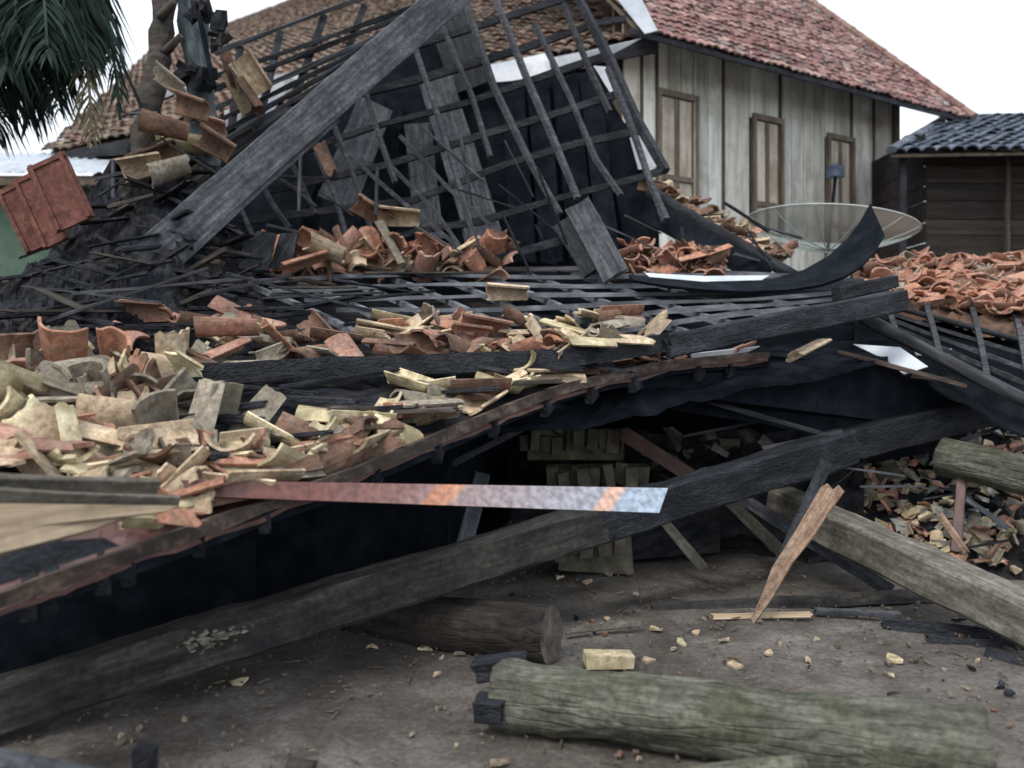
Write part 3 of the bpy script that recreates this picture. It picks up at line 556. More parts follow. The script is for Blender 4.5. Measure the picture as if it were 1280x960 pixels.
F = [(i*ns+j, i*ns+(j+1) % ns, (i+1)*ns+(j+1) % ns, (i+1)*ns+j) for i in range(30) for j in range(ns)]+[tuple(range(30*ns, 31*ns))]
mk('trunk', V, F, M_bark, tr_, smooth=True)
for k, (x, y) in enumerate(((214, 8), (222, 50), (170, 235))): beam('branch_stub', P(x-14, y+14, 7.1), P(x+4, y-6, 7.0), .09, .08, M_bark, tr_, rnd=True, ns=8, taper=.6)
bd('slanting_post', (262, 205, 7.3), (236, -20, 7.5), 30, .2, M_bluepost, 'dark blue-grey mossy post leaning beside the bare tree trunk', 'post', rough=.03, ragged=.1)
for k, (x, y, s) in enumerate(((268, 30, 26), (252, 8, 30), (276, 52, 18), (258, 95, 26), (232, 95, 24))):
    m = MB(); c = P(x, y, 7.2); pts = []
    for q in range(5): 
        Mx = Matrix.Translation(c+Vector((R.uniform(-.07, .07), R.uniform(-.05, .05), R.uniform(-.07, .07)))) @ Euler((R.uniform(0, 3), R.uniform(0, 3), R.uniform(0, 3))).to_matrix().to_4x4(); add_box(m, Mx, s/140*.8, s/140*.5, .05, j=.02)
    o = m.build('charred_clump', M_heap, org=c); tag(o, 'charred clump caught on top of the slanting post', 'debris', 'charred clumps on the slanting post')
bd('thin_black_rod', (248, 15, 7.1), (268, 110, 7.0), 7, .05, M_black, 'thin black bent rod hanging in front of the mossy post', 'rod', rnd=True, ns=6)
# ------------------------------------------------------------------ palm
palm = empty('palm_tree', P(-150, 600, 8.5)); palm.location.z = 0; WM[palm.name].translation.z = 0
tag(palm, 'coconut palm with dark drooping fronds filling the top left corner', 'palm tree')
pc = P(20, -190, 8.0); base = Vector((WM[palm.name].translation)); V = []; F = []
for i in range(21):
    c = base.lerp(pc, i/20)+Vector((math.sin(i/20*3)*-.25, 0, 0)); r = .2-.06*i/20+.012*(i % 2)
    for j in range(12): a = j*math.tau/12; V.append(c+Vector((math.cos(a)*r, math.sin(a)*r, 0)))
F = [(i*12+j, i*12+(j+1) % 12, (i+1)*12+(j+1) % 12, (i+1)*12+j) for i in range(20) for j in range(12)]
mk('trunk', V, F, M_bark, palm, smooth=True)
def frond(tip, bend, seed, mt=M_palm, n=95, ll=.62):
    rr = random.Random(seed); mb = MB(); a = pc+Vector((rr.uniform(-.1, .1), rr.uniform(-.1, .1), 0)); b = tip; c = (a+b)/2+bend; pts = []
    for i in range(n+1): t = i/n; pts.append(a*(1-t)**2+c*2*t*(1-t)+b*t*t)
    for p, q in zip(pts[::6], pts[6::6]): add_beam(mb, p, q, .022, .016, seg=1, rough=0)
    for i in range(6, n):
        T = (pts[i+1]-pts[i-1]).normalized(); side = T.cross(Vector((0, 0, 1))); side = side.normalized() if side.length > .05 else Vector((1, 0, 0))
        L = ll*(math.sin(math.pi*min(1, .12+i/n*.9))**.6)*rr.uniform(.75, 1.1)
        for s in (-1, 1):
            d = (side*s*rr.uniform(.35, .9)+T*.55+Vector((0, 0, -.55*rr.uniform(.4, 1.6)))).normalized(); w_ = d.cross(Vector((rr.uniform(-1, 1), rr.uniform(-1, 1), rr.uniform(-1, 1)))).normalized()*.016
            p0 = pts[i]; p1 = p0+d*L*.5; p2 = p0+d*L+Vector((0, 0, -L*.35))
            mb.add([p0-w_*.5, p0+w_*.5, p1+w_, p1-w_, p2], [(0, 1, 2, 3), (3, 2, 4)])
    return mb.build('frond', mt, palm, org=a)
for k, (x, y, d, bx, bz) in enumerate(((15, 150, 7.4, -.3, .3), (50, 120, 7.6, .1, .5), (-20, 175, 7.3, -.5, .3), (95, 105, 7.7, .2, .5), (125, 60, 7.9, .3, .6), (80, 30, 7.2, .2, .5), (-50, 110, 7.8, -.3, .5), (30, 60, 8.3, 0, .4), (-80, 60, 7.5, -.5, .4), (60, 80, 6.9, .1, .4), (0, 80, 8.8, 0, .4), (35, 20, 7.6, 0, .2), (70, -10, 8.2, .1, .2), (-30, 30, 7.2, 0, .2), (10, 100, 7.0, -.1, .1), (100, 10, 8, .1, .2), (75, 150, 7.5, .0, .4), (40, 165, 7.9, -.1, .4), (0, 190, 7.6, -.2, .3), (110, 85, 7.3, .2, .4), (60, 50, 7.0, 0, .3), (20, 40, 6.9, 0, .3), (90, 60, 8.4, .2, .4), (-40, 150, 7, -.3, .3), (30, 130, 8.4, 0, .3))): frond(P(x, y, d), Vector((bx, 0, bz)), k, ll=.9)
frond(P(115, 195, 7.3), Vector((.35, 0, .5)), 44, M_dry, 70, .5); frond(P(150, 150, 7.6), Vector((.4, 0, .6)), 45, M_palm, 60, .5)
# ------------------------------------------------------------------ loose roof tiles
def tile_mesh(seed, broken):
    rr = random.Random(seed); L, r0_, r1_, th = .34, .125, .1, .015; A = math.radians(rr.uniform(50, 74)); nu, nv = 10, 8; V = []
    for lay in (0, 1):
        for i in range(nv+1):
            t = i/nv
            for j in range(nu+1):
                s = j/nu; a = -A+2*A*s; r = (r0_+(r1_-r0_)*t)-lay*th; x = (t-.5)*L
                if broken:
                    lim1 = .5-(.25+.2*noise.noise(Vector((seed*3.1, s*4, 0)))+.05*noise.noise(Vector((seed*2, s*9, 0))))*broken; x = min(x, lim1*L)
                    lim0 = -.5+(.1+.15*noise.noise(Vector((seed*5.3, s*5, 4))))*broken; x = max(x, lim0*L)
                    am = 1-.1*min(broken, 1.2)*(1+.6*noise.noise(Vector((seed, t*2.5, 9))))
                    a *= am if a > 0 else 1
                V.append(Vector((x+.0012*rr.random(), r*math.sin(a), r*math.cos(a)-r0_*.7+.0025*noise.noise(Vector((x*8, a*2, seed))))))
    m = nu+1; k = (nv+1)*m
    F = [(i*m+j, i*m+j+1, (i+1)*m+j+1, (i+1)*m+j) for i in range(nv) for j in range(nu)]; F += [tuple(k+q for q in f[::-1]) for f in F]
    ring = [j for j in range(m)]+[i*m+nu for i in range(1, nv+1)]+[nv*m+j for j in range(nu-1, -1, -1)]+[i*m for i in range(nv-1, 0, -1)]
    F += [(ring[q], ring[(q+1) % len(ring)], k+ring[(q+1) % len(ring)], k+ring[q])[::-1] for q in range(len(ring))]
    return V, F
TM = {}
for ck, mt in TL.items():
    for s in range(9):
        V, F = tile_mesh(s*7+1, (.15, 0, .3, .7, .9, 1.1, 1.4, .4, 1.7)[s]); me = bpy.data.meshes.new('clay_tile'); me.from_pydata([tuple(v) for v in V], [], F); me.materials.append(mt)
        for p in me.polygons: p.use_smooth = len(F) and p.index < len(V)*.75 and False
        TM[ck, s] = me
SRR = surf([(900, 720, 6.25), (1040, 690, 6.6), (1300, 740, 5.9)], [(900, 610, 7.8), (1040, 545, 7.6), (1300, 505, 7.4)])
STUFF = MB(); STM = []; STK = list(TL)
def bulk(S, n, xr, vr, wts, lift=(0, .1), scale=1, tilt=.5, yaw=None, seed=1, dens=None):
    rr = random.Random(seed); ks = [k for k, q in wts for _ in range(q)]
    for i in range(n):
        for _ in range(30):
            x = rr.uniform(*xr); v = rr.uniform(*vr)
            if not dens or rr.random() < dens(x, v): break
        p = S(x, v)+Vector((0, 0, rr.uniform(*lift))); yw = rr.uniform(0, math.tau) if yaw is None else yaw+rr.gauss(0, .6); ck = rr.choice(ks)
        M = Matrix.Translation(p) @ Euler(((math.pi if rr.random() < .4 else 0)+rr.gauss(0, tilt), rr.gauss(0, tilt), yw)).to_matrix().to_4x4() @ Matrix.Scale(scale*rr.uniform(.85, 1.1), 4)
        me = TM[ck, rr.randrange(9)]; F = [tuple(q.vertices) for q in me.polygons]; STUFF.add([M @ q.co for q in me.vertices], F); STM.extend([STK.index(ck)]*len(F))
CN = {'tan': 'tan', 'yellow': 'yellowish', 'orange': 'orange', 'brown': 'dark brown', 'grey': 'grey mossy', 'pink': 'pinkish'}
def tile(p, rot, ck, s, where, grp, scale=1, label=None):
    o = bpy.data.objects.new('clay_tile', TM[ck, s]); M = Matrix.Translation(p) @ Euler(rot).to_matrix().to_4x4() @ Matrix.Scale(scale, 4); place(o, M)
    kind = 'whole' if s in (0, 1, 2) else 'broken'
    tag(o, label or f'{CN[ck]} {kind} roof tile {where}', 'tile', f'{CN[ck]} {kind} roof tiles {grp}' if not label else None); return o
def scatter(S, n, xr, vr, where, grp, wts, lift=(0, .1), scale=1, tilt=.5, yaw=None, seed=1, dens=None):
    rr = random.Random(seed); ks = [k for k, q in wts for _ in range(q)]
    for i in range(n):
        for _ in range(30):
            x = rr.uniform(*xr); v = rr.uniform(*vr)
            if not dens or rr.random() < dens(x, v): break
        p = S(x, v)+Vector((0, 0, rr.uniform(*lift))); fl_ = math.pi if rr.random() < .5 else 0
        yw = rr.uniform(0, math.tau) if yaw is None else yaw+rr.gauss(0, .6)
        tile(p, (fl_+rr.gauss(0, tilt), rr.gauss(0, tilt), yw), rr.choice(ks), rr.randrange(9), where, grp, scale*rr.uniform(.9, 1.08))
W1 = [('tan', 5), ('yellow', 3), ('orange', 2), ('brown', 4), ('grey', 6), ('pink', 2)]
scatter(S1, 82, (-60, 250), (.3, 1.0), 'in the jumbled heap left on the lower roof', 'in the left heap', W1, (0, .15), tilt=.8, seed=11, scale=1.08)
scatter(S1, 56, (60, 520), (.1, .42), 'strewn along the lower roof just behind its eave', 'along the lower eave', [('tan', 4), ('yellow', 5), ('orange', 3), ('brown', 3), ('grey', 2), ('pink', 1)], (0, .06), tilt=.35, yaw=.4, seed=12, dens=lambda x, v: 1 if x > 200 or v > .3 else 0)
scatter(S1, 16, (500, 700), (.12, .9), 'thinly strewn on the narrow middle part of the lower roof', 'middle of the lower roof', [('tan', 3), ('yellow', 3), ('brown', 3), ('grey', 3)], (0, .03), tilt=.25, yaw=.5, seed=13)
scatter(S1, 10, (700, 930), (.2, .8), 'flat on the narrow right end of the lower roof', 'right end of the lower roof', [('brown', 4), ('pink', 2), ('tan', 1)], (0, .02), tilt=.15, yaw=.3, seed=14, scale=.8)
scatter(S2, 78, (250, 780), (.0, .3), 'lying on the middle roof behind its long dark eave beam', 'on the middle roof', [('pink', 4), ('brown', 4), ('grey', 4), ('tan', 4), ('orange', 2), ('yellow', 1)], (0, .09), tilt=.4, yaw=.3, seed=15)
scatter(S2, 8, (150, 330), (.3, .55), 'among burnt laths at the left of the middle roof', 'left of the middle roof', [('pink', 2), ('brown', 3)], (0, .05), tilt=.3, seed=16)
bulk(S2, 70, (330, 640), (.86, 1.0), [('orange', 4), ('tan', 2), ('brown', 4), ('pink', 2)], (0, .3), tilt=.7, seed=17)
bulk(S2, 60, (780, 900), (.85, 1.0), [('orange', 4), ('brown', 3), ('pink', 3)], (0, .25), tilt=.4, seed=18, scale=.9)
S6 = surf([(815, 240, 8.6), (905, 290, 8.2), (1000, 345, 7.8)], [(815, 225, 8.9), (905, 272, 8.5), (1000, 330, 8.1)])
bulk(S6, 46, (815, 985), (0, 1), [('brown', 4), ('pink', 3), ('tan', 1), ('grey', 1)], (0, .06), tilt=.3, yaw=-.6, seed=19, scale=.8)
# right heap
tag(patch('tile_rubble', S5, 1068, 1300, 40, 20, .07, TL['brown'], drop=.02, v0=.42, v1=1.1, fr=5, th=.05), 'bed of crushed terracotta under the orange tiles at the right edge', 'debris', kind='stuff')
bulk(S5, 230, (1085, 1300), (.45, 1.0), [('orange', 5), ('pink', 5), ('brown', 1), ('grey', 1)], (0, .12), tilt=.35, seed=20, scale=.95, dens=lambda x, v: 1 if v > .45+.12*noise.noise(Vector((x*.03, 0, 0))) else 0)
bulk(lambda x, v: SRR(x, v), 130, (1045, 1290), (.05, .95), [('orange', 1), ('brown', 2), ('tan', 2), ('grey', 5), ('pink', 1)], (0, .08), .48, .6, seed=33)
o = mk('clay_tile_rubble', STUFF.V, STUFF.F, None, mats=[TL[k] for k in STK], fm=STM); tag(o, 'smaller orange and brown tile shards in the farther piles, the wide heap and the rubble at right', 'tile rubble', kind='stuff')
# hero tiles  (px,py,d,colour,mesh,rot,label)
HER = [(285, 412, 5.0, 'pink', 0, (math.pi-.5, .05, .15), 'pale whole tile lying hollow side up, alone at the left of the middle roof'),
 (182, 385, 5.6, 'pink', 7, (-.7, 0, -.2), 'pinkish tile slab standing alone on the burnt laths at upper left of the middle roof'),
 (22, 488, 3.9, 'yellow', 1, (math.pi-.9, .3, 1.2), 'bright yellow tile facing out with its hollow side at the left edge of the heap'),
 (8, 528, 3.75, 'yellow', 3, (math.pi-.4, .5, 1.5), 'small bright yellow tile at the left edge under the other yellow one'),
 (100, 455, 4.3, 'grey', 0, (.2, -.2, 1.3), 'grey tile set on end with open round mouth at the top of the left heap'),
 (78, 505, 4.0, 'grey', 1, (-.5, -.1, .25), 'large grey tile with its back up in the middle of the left heap'),
 (146, 532, 3.9, 'tan', 2, (math.pi-1.0, .1, .1), 'rounded tan tile hollow side out beside the black hollow of the left heap'),
 (245, 515, 4.05, 'grey', 2, (.3, -1.35, .4), 'tall brown-grey tile standing on end in the lower roof pile'),
 (272, 520, 4.1, 'grey', 0, (-.3, -1.3, -.3), 'second grey tile standing on end leaning on the tall one'),
 (315, 515, 4.2, 'grey', 7, (.4, -.9, .5), 'pale grey tile propped right of the tiles standing on end'),
 (160, 470, 4.2, 'orange', 4, (0, -1.2, .5), 'orange shard sticking up at the left end of the dark eave beam'),
 (60, 550, 3.7, 'orange', 5, (-.2, .1, .3), 'small orange shard low in the left heap'),
 (415, 516, 4.4, 'yellow', 2, (-.2, 0, .1), 'long yellow tile lying straight on the lower roof'),
 (450, 530, 4.3, 'yellow', 0, (math.pi-.5, .1, .5), 'broad yellow tile with mossy hollow on the lower roof'),
 (500, 535, 4.35, 'yellow', 3, (.4, .3, .6), 'yellow broken tile over the lower eave, left of the square grey one'),
 (540, 508, 4.5, 'grey', 7, (-.5, -.1, .3), 'squarish mauve-grey tile lying on the lower roof'),
 (600, 486, 4.8, 'brown', 0, (math.pi-.4, 0, .2), 'brown hollow tile with pale rim near the lower eave'),
 (325, 598, 3.65, 'tan', 0, (math.pi-.2, .1, .7), 'curled tan tile with open end overhanging the lower eave'),
 (300, 575, 3.8, 'orange', 1, (-.2, 0, .3), 'orange whole tile lying over the lower eave on the left'),
 (636, 362, 6.6, 'tan', 7, (-.5, 0, .1), 'light tan tile lying alone farthest back on the middle roof'),
 (712, 412, 5.6, 'yellow', 0, (-.3, .2, -.5), 'yellowish mossy tile at the end of the middle roof pile'),
 (742, 428, 5.3, 'yellow', 3, (-.3, 0, 0), 'yellow tile hanging over the dark eave beam'),
 (790, 424, 5.45, 'tan', 4, (-.1, 0, .05), 'flat tan tile edge on the right end of the eave beam'),
 (823, 402, 5.8, 'tan', 6, (.2, -.8, .3), 'small tan shard standing upright on the batten grid'),
 (580, 408, 5.6, 'orange', 2, (-.3, .2, -.6), 'orange tile in the middle of the middle roof pile'),
 (610, 405, 5.5, 'pink', 7, (-.6, .1, .2), 'broad pinkish tile in the middle roof pile'),
 (1012, 434, 6.0, 'tan', 5, (-.3, -.5, .2), 'single buff shard standing under the thick charred beam'),
 (257, 152, 7.2, 'pink', 7, (-.5, .2, .1), 'square pinkish tile caught on the wreck below the posts'),
 (230, 182, 7.1, 'yellow', 1, (math.pi-.6, .1, .1), 'yellowish tile caught hollow side out below the posts'),
 (192, 192, 7.0, 'brown', 0, (-.5, -.5, .3), 'brown tile hanging beside the bare trunk'),
 (205, 160, 6.8, 'brown', 1, (math.pi-.7, .2, .4), 'brown tile hollow side out against the bare trunk, above the yellowish one'),
 (178, 205, 6.7, 'tan', 7, (-.8, -.3, .2), 'tan tile lodged low against the left side of the bare trunk'),
 (240, 128, 6.8, 'brown', 2, (-.7, .3, -.2), 'brown tile lodged between the trunk and the mossy post'),
 (215, 215, 6.7, 'grey', 7, (math.pi-.8, -.4, .5), 'grey tile hollow side out low in front of the bare trunk'),
 (275, 178, 7.0, 'brown', 3, (-.6, .5, .2), 'dark brown broken tile just right of the pinkish square one'),
 (318, 92, 7.8, 'tan', 2, (-.8, .9, .4), 'tan curved tile topmost on the left batten skeleton'),
 (215, 100, 6.9, 'grey', 4, (-.5, .6, .2), 'grey shard caught high on the bare trunk'),
 (300, 112, 7.9, 'tan', 1, (-.5, 1.1, .3), 'tan tile dangling from the left batten skeleton'),
 (318, 122, 7.85, 'brown', 3, (-.4, .9, -.2), 'brown tile dangling from the left batten skeleton'),
 (292, 92, 8.0, 'brown', 4, (.2, 1.2, .3), 'dark tile at the top of the left batten skeleton'),
 (412, 202, 8.2, 'brown', 4, (.4, 1.1, .2), 'dusty brown tile hung in the laths under the diagonal beam'),
 (500, 268, 7.6, 'tan', 7, (-.6, 0, .2), 'square tan tile with dark spot above the orange pile'),
 (470, 262, 7.6, 'brown', 3, (-.3, .4, .5), 'brown tile tucked left of the square tan tile'),
 (490, 305, 7.4, 'grey', 1, (-.2, 1.0, -.2), 'grey tile standing on edge below the square tan tile'),
 (400, 305, 7.2, 'orange', 0, (-.5, .4, .5), 'large orange tile at the top of the pile under the diagonal beam'),
 (410, 318, 7.0, 'tan', 3, (math.pi-.4, .4, .3), 'tan hollow tile in front of the large orange tile'),
 (380, 325, 6.9, 'orange', 1, (-.3, -.4, .4), 'orange tile lying against the blue-grey slate pieces')]
for x, y, d, ck, s, rot, lab in HER: tile(P(x, y, d), rot, ck, s, '', '', 1.25 if d > 6.9 else 1.1, lab)
# red interlocked tiles standing at left
rt = random.Random(2)
for k, (x, y, d, w_, h_, a) in enumerate(((30, 272, 6.5, .2, .56, .5), (52, 262, 6.4, .2, .6, .46), (76, 240, 6.3, .3, .56, .46))):
    m = MB(); Mx = Matrix.Translation(P(x, y, d)) @ Euler((-.15, -a, .1)).to_matrix().to_4x4()
    add_box(m, Mx, w_, .03, h_, j=.004)
    for q in (-1, 1): add_box(m, Mx @ Matrix.Translation((q*w_*.4, -.02, 0)), .03, .03, h_*.99)
    add_box(m, Mx @ Matrix.Translation((0, -.012, h_*.5-.03)), w_*.98, .035, .03)
    tag(m.build('flat_tile', M_red, org=P(x, y, d)), ('narrow red flat tile leaning leftmost against the black heap', 'middle red flat tile leaning between two others', 'broad red ribbed tile leaning rightmost against the black heap')[k], 'tile', 'red flat tiles leaning at left')
for k, (pts, lab) in enumerate((([(305, 300), (322, 288), (345, 292), (335, 338), (298, 335)], 'blue-grey slate piece standing left in the pile under the diagonal beam'), ([(350, 292), (372, 290), (366, 325), (345, 338), (338, 332)], 'smaller blue-grey slate piece right beside the first one'))):
    tag(slab('slate_piece', [P(x, y, 7.0+.1*k) for x, y in pts], .03, M_grey), lab, 'slate')
# ------------------------------------------------------------------ fallen rafter, curled sheet, propped boards
bd('fallen_rafter', (812, 240, 8.3), (992, 345, 7.5), 15, .12, M_char, 'long round charred rafter slanting down beside the slipping row of tiles', 'rafter', rnd=True, ns=12, rough=.006)
bd('fallen_rafter', (808, 262, 8.2), (960, 345, 7.6), 30, .06, M_black, 'black board below the round slanting rafter', 'board')
def curl():
    T = [(786, 343), (830, 347), (880, 351), (930, 351), (970, 347), (1005, 337), (1035, 320), (1060, 297), (1076, 275), (1088, 254)]
    Bt = [(792, 350), (835, 357), (885, 362), (935, 364), (985, 362), (1025, 356), (1055, 346), (1078, 332), (1094, 314), (1106, 294)]
    V = []; n = len(T)
    for (a, b), (c, d) in zip(T, Bt):
        A, B_ = P(a, b, 7.0), P(c, d, 6.6); V += [A, B_, A+Vector((.0, .02, -.02)), B_+Vector((0, .02, -.02))]
    F = []
    for i in range(n-1):
        q = i*4; F += [(q, q+4, q+5, q+1), (q+2, q+3, q+7, q+6), (q, q+2, q+6, q+4), (q+1, q+5, q+7, q+3)]
    F += [(0, 1, 3, 2), (n*4-4, n*4-2, n*4-1, n*4-3)]
    org = P(1040, 340, 6.7); return mk('curled_sheet', [v-org for v in V], F, M_black, None, Matrix.Translation(org))
tag(curl(), 'black curled metal sheet whose pointed end sweeps up in front of the satellite dish', 'sheet')
sheet([(806, 341, 6.98), (880, 345, 6.98), (962, 344, 6.98), (952, 350, 6.96), (880, 352, 6.96), (812, 346, 6.96)], 'pale strip standing in for the lit inner face of the curled black sheet', M_zinc)  # separate pale piece paints light on the inner face of the curl
bd('propped_board', (770, 345, 7.0), (722, 256, 7.6), 34, .035, M_grey, 'grey board propped at a slant over the middle roof, its near end down', 'board', ragged=.03)
bd('propped_board', (742, 340, 7.2), (702, 278, 7.6), 26, .035, M_char, 'darker board tucked left behind the propped grey board', 'board')
# right lattice
rg = empty('right_batten_grid', P(1170, 480, 6)); rg.location.z = 0; WM[rg.name].translation.z = 0
tag(rg, 'fallen batten grid with thick rafters sloping down at the right edge below the orange heap', 'roof frame')
slab('dark_gap_backing', [P(1064, 372, 8.8), P(1300, 360, 8.8), P(1300, 540, 8.8), P(1064, 540, 8.8)], .04, M_black, rg)  # added black sheet keeps the opening below the tile heap dark
patch('dark_underlay', S5, 1068, 1300, 20, 12, .04, M_black, rg, drop=.2, th=.02)  # black layer stands in for darkness under this grid
for v in (.02, .34): 
    beam('rafter', S5(1072, v)+Vector((0, 0, .02)), S5(1300, v)+Vector((0, 0, .02)), .1 if v < .1 else .05, .1 if v < .1 else .05, M_char if v > .1 else M_charlath, rg, rnd=True, ns=10)
for v in (.12, .2, .28): ribbon('batten', [S5(1080+k*22, v) for k in range(11)], .03, .03, M_charlath, rg)
for x in (1120, 1175, 1235, 1290): ribbon('batten', [S5(x-v*40, v)+Vector((0, 0, .04)) for v in (0, .12, .25, .4, .5)], .04, .04, M_charlath, rg)
# ------------------------------------------------------------------ long timbers
tag(beam('long_beam', P(-90, 908, 3.35), P(1058, 558, 6.2), .165, .21, M_beamA, rough=.008, seg=160, taper=1.2, ragged=.06), 'longest sooty squared beam, slanting from the lower left corner past the strip end', 'beam')
tag(beam('long_beam', P(1045, 560, 6.35), P(1250, 508, 6.6), .18, .24, M_char, rough=.01, ragged=.05), 'black beam end running under the right batten grid', 'beam')
st = slab('painted_strip', [P(226, 600, 3.47), P(835, 610, 4.3), P(824, 641, 4.27), P(240, 620, 3.4)], .006, M_strip); tag(st, 'long flat painted strip fading from red to pale blue, with orange bars', 'metal strip')
o = beam('squared_timber', P(975, 628, 6.3), P(1330, 795, 4.25), .24, .24, M_beamB, rough=.006, seg=40, endmat=M_end); tag(o, 'thick brown squared timber running from under the stake to the right edge', 'beam')
tag(beam('round_log', P(1176, 572, 6.2), P(1330, 605, 5.6), .27, .27, M_log, rnd=True, rough=.012, endmat=M_end), 'pale log coming in from the right edge above the squared timber', 'log')
tag(beam('round_log', P(622, 866, 3.62), P(1232, 944, 3.0), .26, .26, M_log, rnd=True, ns=28, taper=1.16, rough=.018, seg=70, ragged=.015, endmat=M_end), 'big mossy weathered log lying in the mud across the lower right foreground', 'log')
tag(beam('round_log', P(440, 768, 5.0), P(690, 795, 4.35), .28, .28, M_logd, rnd=True, ns=24, rough=.015, ragged=.008, endmat=M_end), 'dark burnt log with brown sawn end lying behind the mossy log', 'log')
tag(beam('round_log', P(840, 975, 2.95), P(1003, 958, 3.05), .07, .07, M_log, rnd=True, ns=12, rough=.006, taper=1.2), 'thin pole just showing at the bottom edge before the mossy log', 'log')
tag(beam('charred_block', P(596, 838, 3.8), P(655, 830, 3.75), .1, .09, M_char, rough=.01, ragged=.03), 'small charred block behind the left end of the mossy log', 'block')
tag(beam('charred_block', P(600, 885, 3.55), P(632, 888, 3.5), .12, .1, M_char, rough=.01, ragged=.03), 'splintered black block wedged under the left end of the mossy log', 'block')
la, lb_ = P(-90, 908, 3.35), P(1058, 558, 6.2); ld = (lb_-la).normalized(); ln_ = Vector((ld.y, -ld.x, 0)).normalized()
m = MB(); rr = random.Random(77); lbm = [o for o in bpy.data.objects if o.name == 'long_beam'][0]
lbm.data.materials.append(M_char); LL = (lb_-la).length
for p_ in lbm.data.polygons:      # its far end is burnt black
    if p_.center.x+.35*noise.noise(Vector((p_.center.x*3, p_.center.y*20, p_.center.z*20))) > LL*.6: p_.material_index = 1
for i in range(70):
    x = rr.gauss(262, 22); y = 800-(x-262)*.3+rr.gauss(0, 6); c = hit(x, y, la+ln_*.104, ln_); k = rr.randint(4, 6); s_ = rr.uniform(.003, .014)
    V_ = [c+ld*math.cos(q*math.tau/k)*s_*rr.uniform(.8, 2)+Vector((0, 0, 1))*math.sin(q*math.tau/k)*s_*rr.uniform(.3, .7) for q in range(k)]
    m.add(V_+[v-ln_*.03 for v in V_], [tuple(range(k)), tuple(range(2*k-1, k-1, -1))]+[(q, (q+1) % k, k+(q+1) % k, k+q) for q in range(k)])
m.build('paint_scuff', M_scuff, lbm, org=hit(262, 800, la, ln_))
# stake etc
m = MB(); A = [P(1050, 608, 4.9), P(1030, 605, 4.92), P(938, 778, 4.9), P(942, 781, 4.9)]
tag(slab('pointed_stake', [P(1026, 609, 5.0), P(1034, 604, 5.0), P(1041, 612, 4.97), P(1048, 606, 4.96), P(1055, 614, 4.95), P(1035, 641, 4.96), P(1018, 669, 4.97), P(990, 704, 4.98), P(966, 746, 4.99), P(942, 780, 5.0), P(937, 777, 5.02), P(953, 742, 5.03), P(965, 709, 5.05), P(994, 664, 5.02)], .03, M_fresh), 'pale pointed splinter stake standing tip down in the mud', 'stake')
bd('dark_stake', (1034, 578, 5.3), (972, 712, 5.15), 15, .04, M_char, 'dark flat stake leaning just behind the pale pointed stake', 'stake')
T = [((925, 622, 6.2), (1112, 738, 5.65), 16, .05, M_grey, 'long grey plank slanting down behind the stakes'), ((815, 762, 5.3), (1168, 744, 5.5), 17, .07, M_beamA, 'long flat grey plank lying on the mud behind the pale stake'), ((893, 771, 5.08), (1012, 768, 5.1), 8, .03, M_pale, 'short pale plank on the mud at the foot of the stake'),
 ((1020, 764, 5.2), (1125, 768, 5.1), 9, .04, M_grey, 'short grey plank right of the stake tip'), ((1105, 780, 5.0), (1262, 800, 4.75), 20, .05, M_char, 'charred plank on the mud beneath the squared timber'), ((1160, 800, 4.75), (1290, 808, 4.6), 12, .05, M_char, 'thin charred plank nearest the right edge on the mud'),
 ((1235, 818, 4.5), (1300, 845, 4.3), 16, .05, M_char, 'burnt plank end at the right edge below the squared timber'), ((578, 690, 5.1), (602, 596, 5.5), 20, .06, M_grey, 'grey upright post behind the painted strip'), ((566, 580, 5.7), (652, 536, 6.2), 8, .03, M_grey, 'thin grey lath slanting in the void above the painted strip'),
 ((820, 640, 5.9), (878, 708, 5.9), 12, .04, M_beamB, 'short brown plank leaning under the thick charred beam'), ((902, 618, 6.5), (985, 698, 6.4), 14, .04, M_beamB, 'brown plank leaning left of the long grey plank'), ((865, 596, 6.6), (780, 542, 6.8), 18, .04, M_maroon, 'reddish board lying inside the void above the charred beam'),
 ((880, 500, 6.2), (1048, 548, 6.1), 6, .03, M_charlath, 'thin lath dipping to the joint of the charred beams'), ((955, 562, 6.1), (1052, 540, 6.1), 7, .03, M_charlath, 'short lath rising to the joint of the charred beams'), ((1195, 690, 5.9), (1202, 590, 6.1), 12, .05, M_maroon, 'reddish post standing in the rubble at right'),
 ((1176, 645, 5.7), (1208, 690, 5.5), 7, .02, M_fresh, 'small fresh wood sliver on the rubble before the reddish post'), ((1210, 625, 5.9), (1260, 660, 5.8), 7, .03, M_grey, 'thin grey stick on the rubble near the right edge'), ((1050, 440, 6.3), (1205, 482, 6.1), 5, .03, M_edge, 'thin brown lath under the pale blue sheet at right'),
 ((185, 540, 4.3), (225, 480, 4.6), 6, .02, M_charlath, 'thin dark stick in the hollow of the left tile heap'), ((1140, 470, 6.3), (1200, 476, 6.25), 5, .02, M_edge, 'short reddish lath below the right batten grid')]
for a, b, wp_, th, mt, lab in T: bd('loose_plank', a, b, wp_, th, mt, lab, 'plank', ragged=.03)
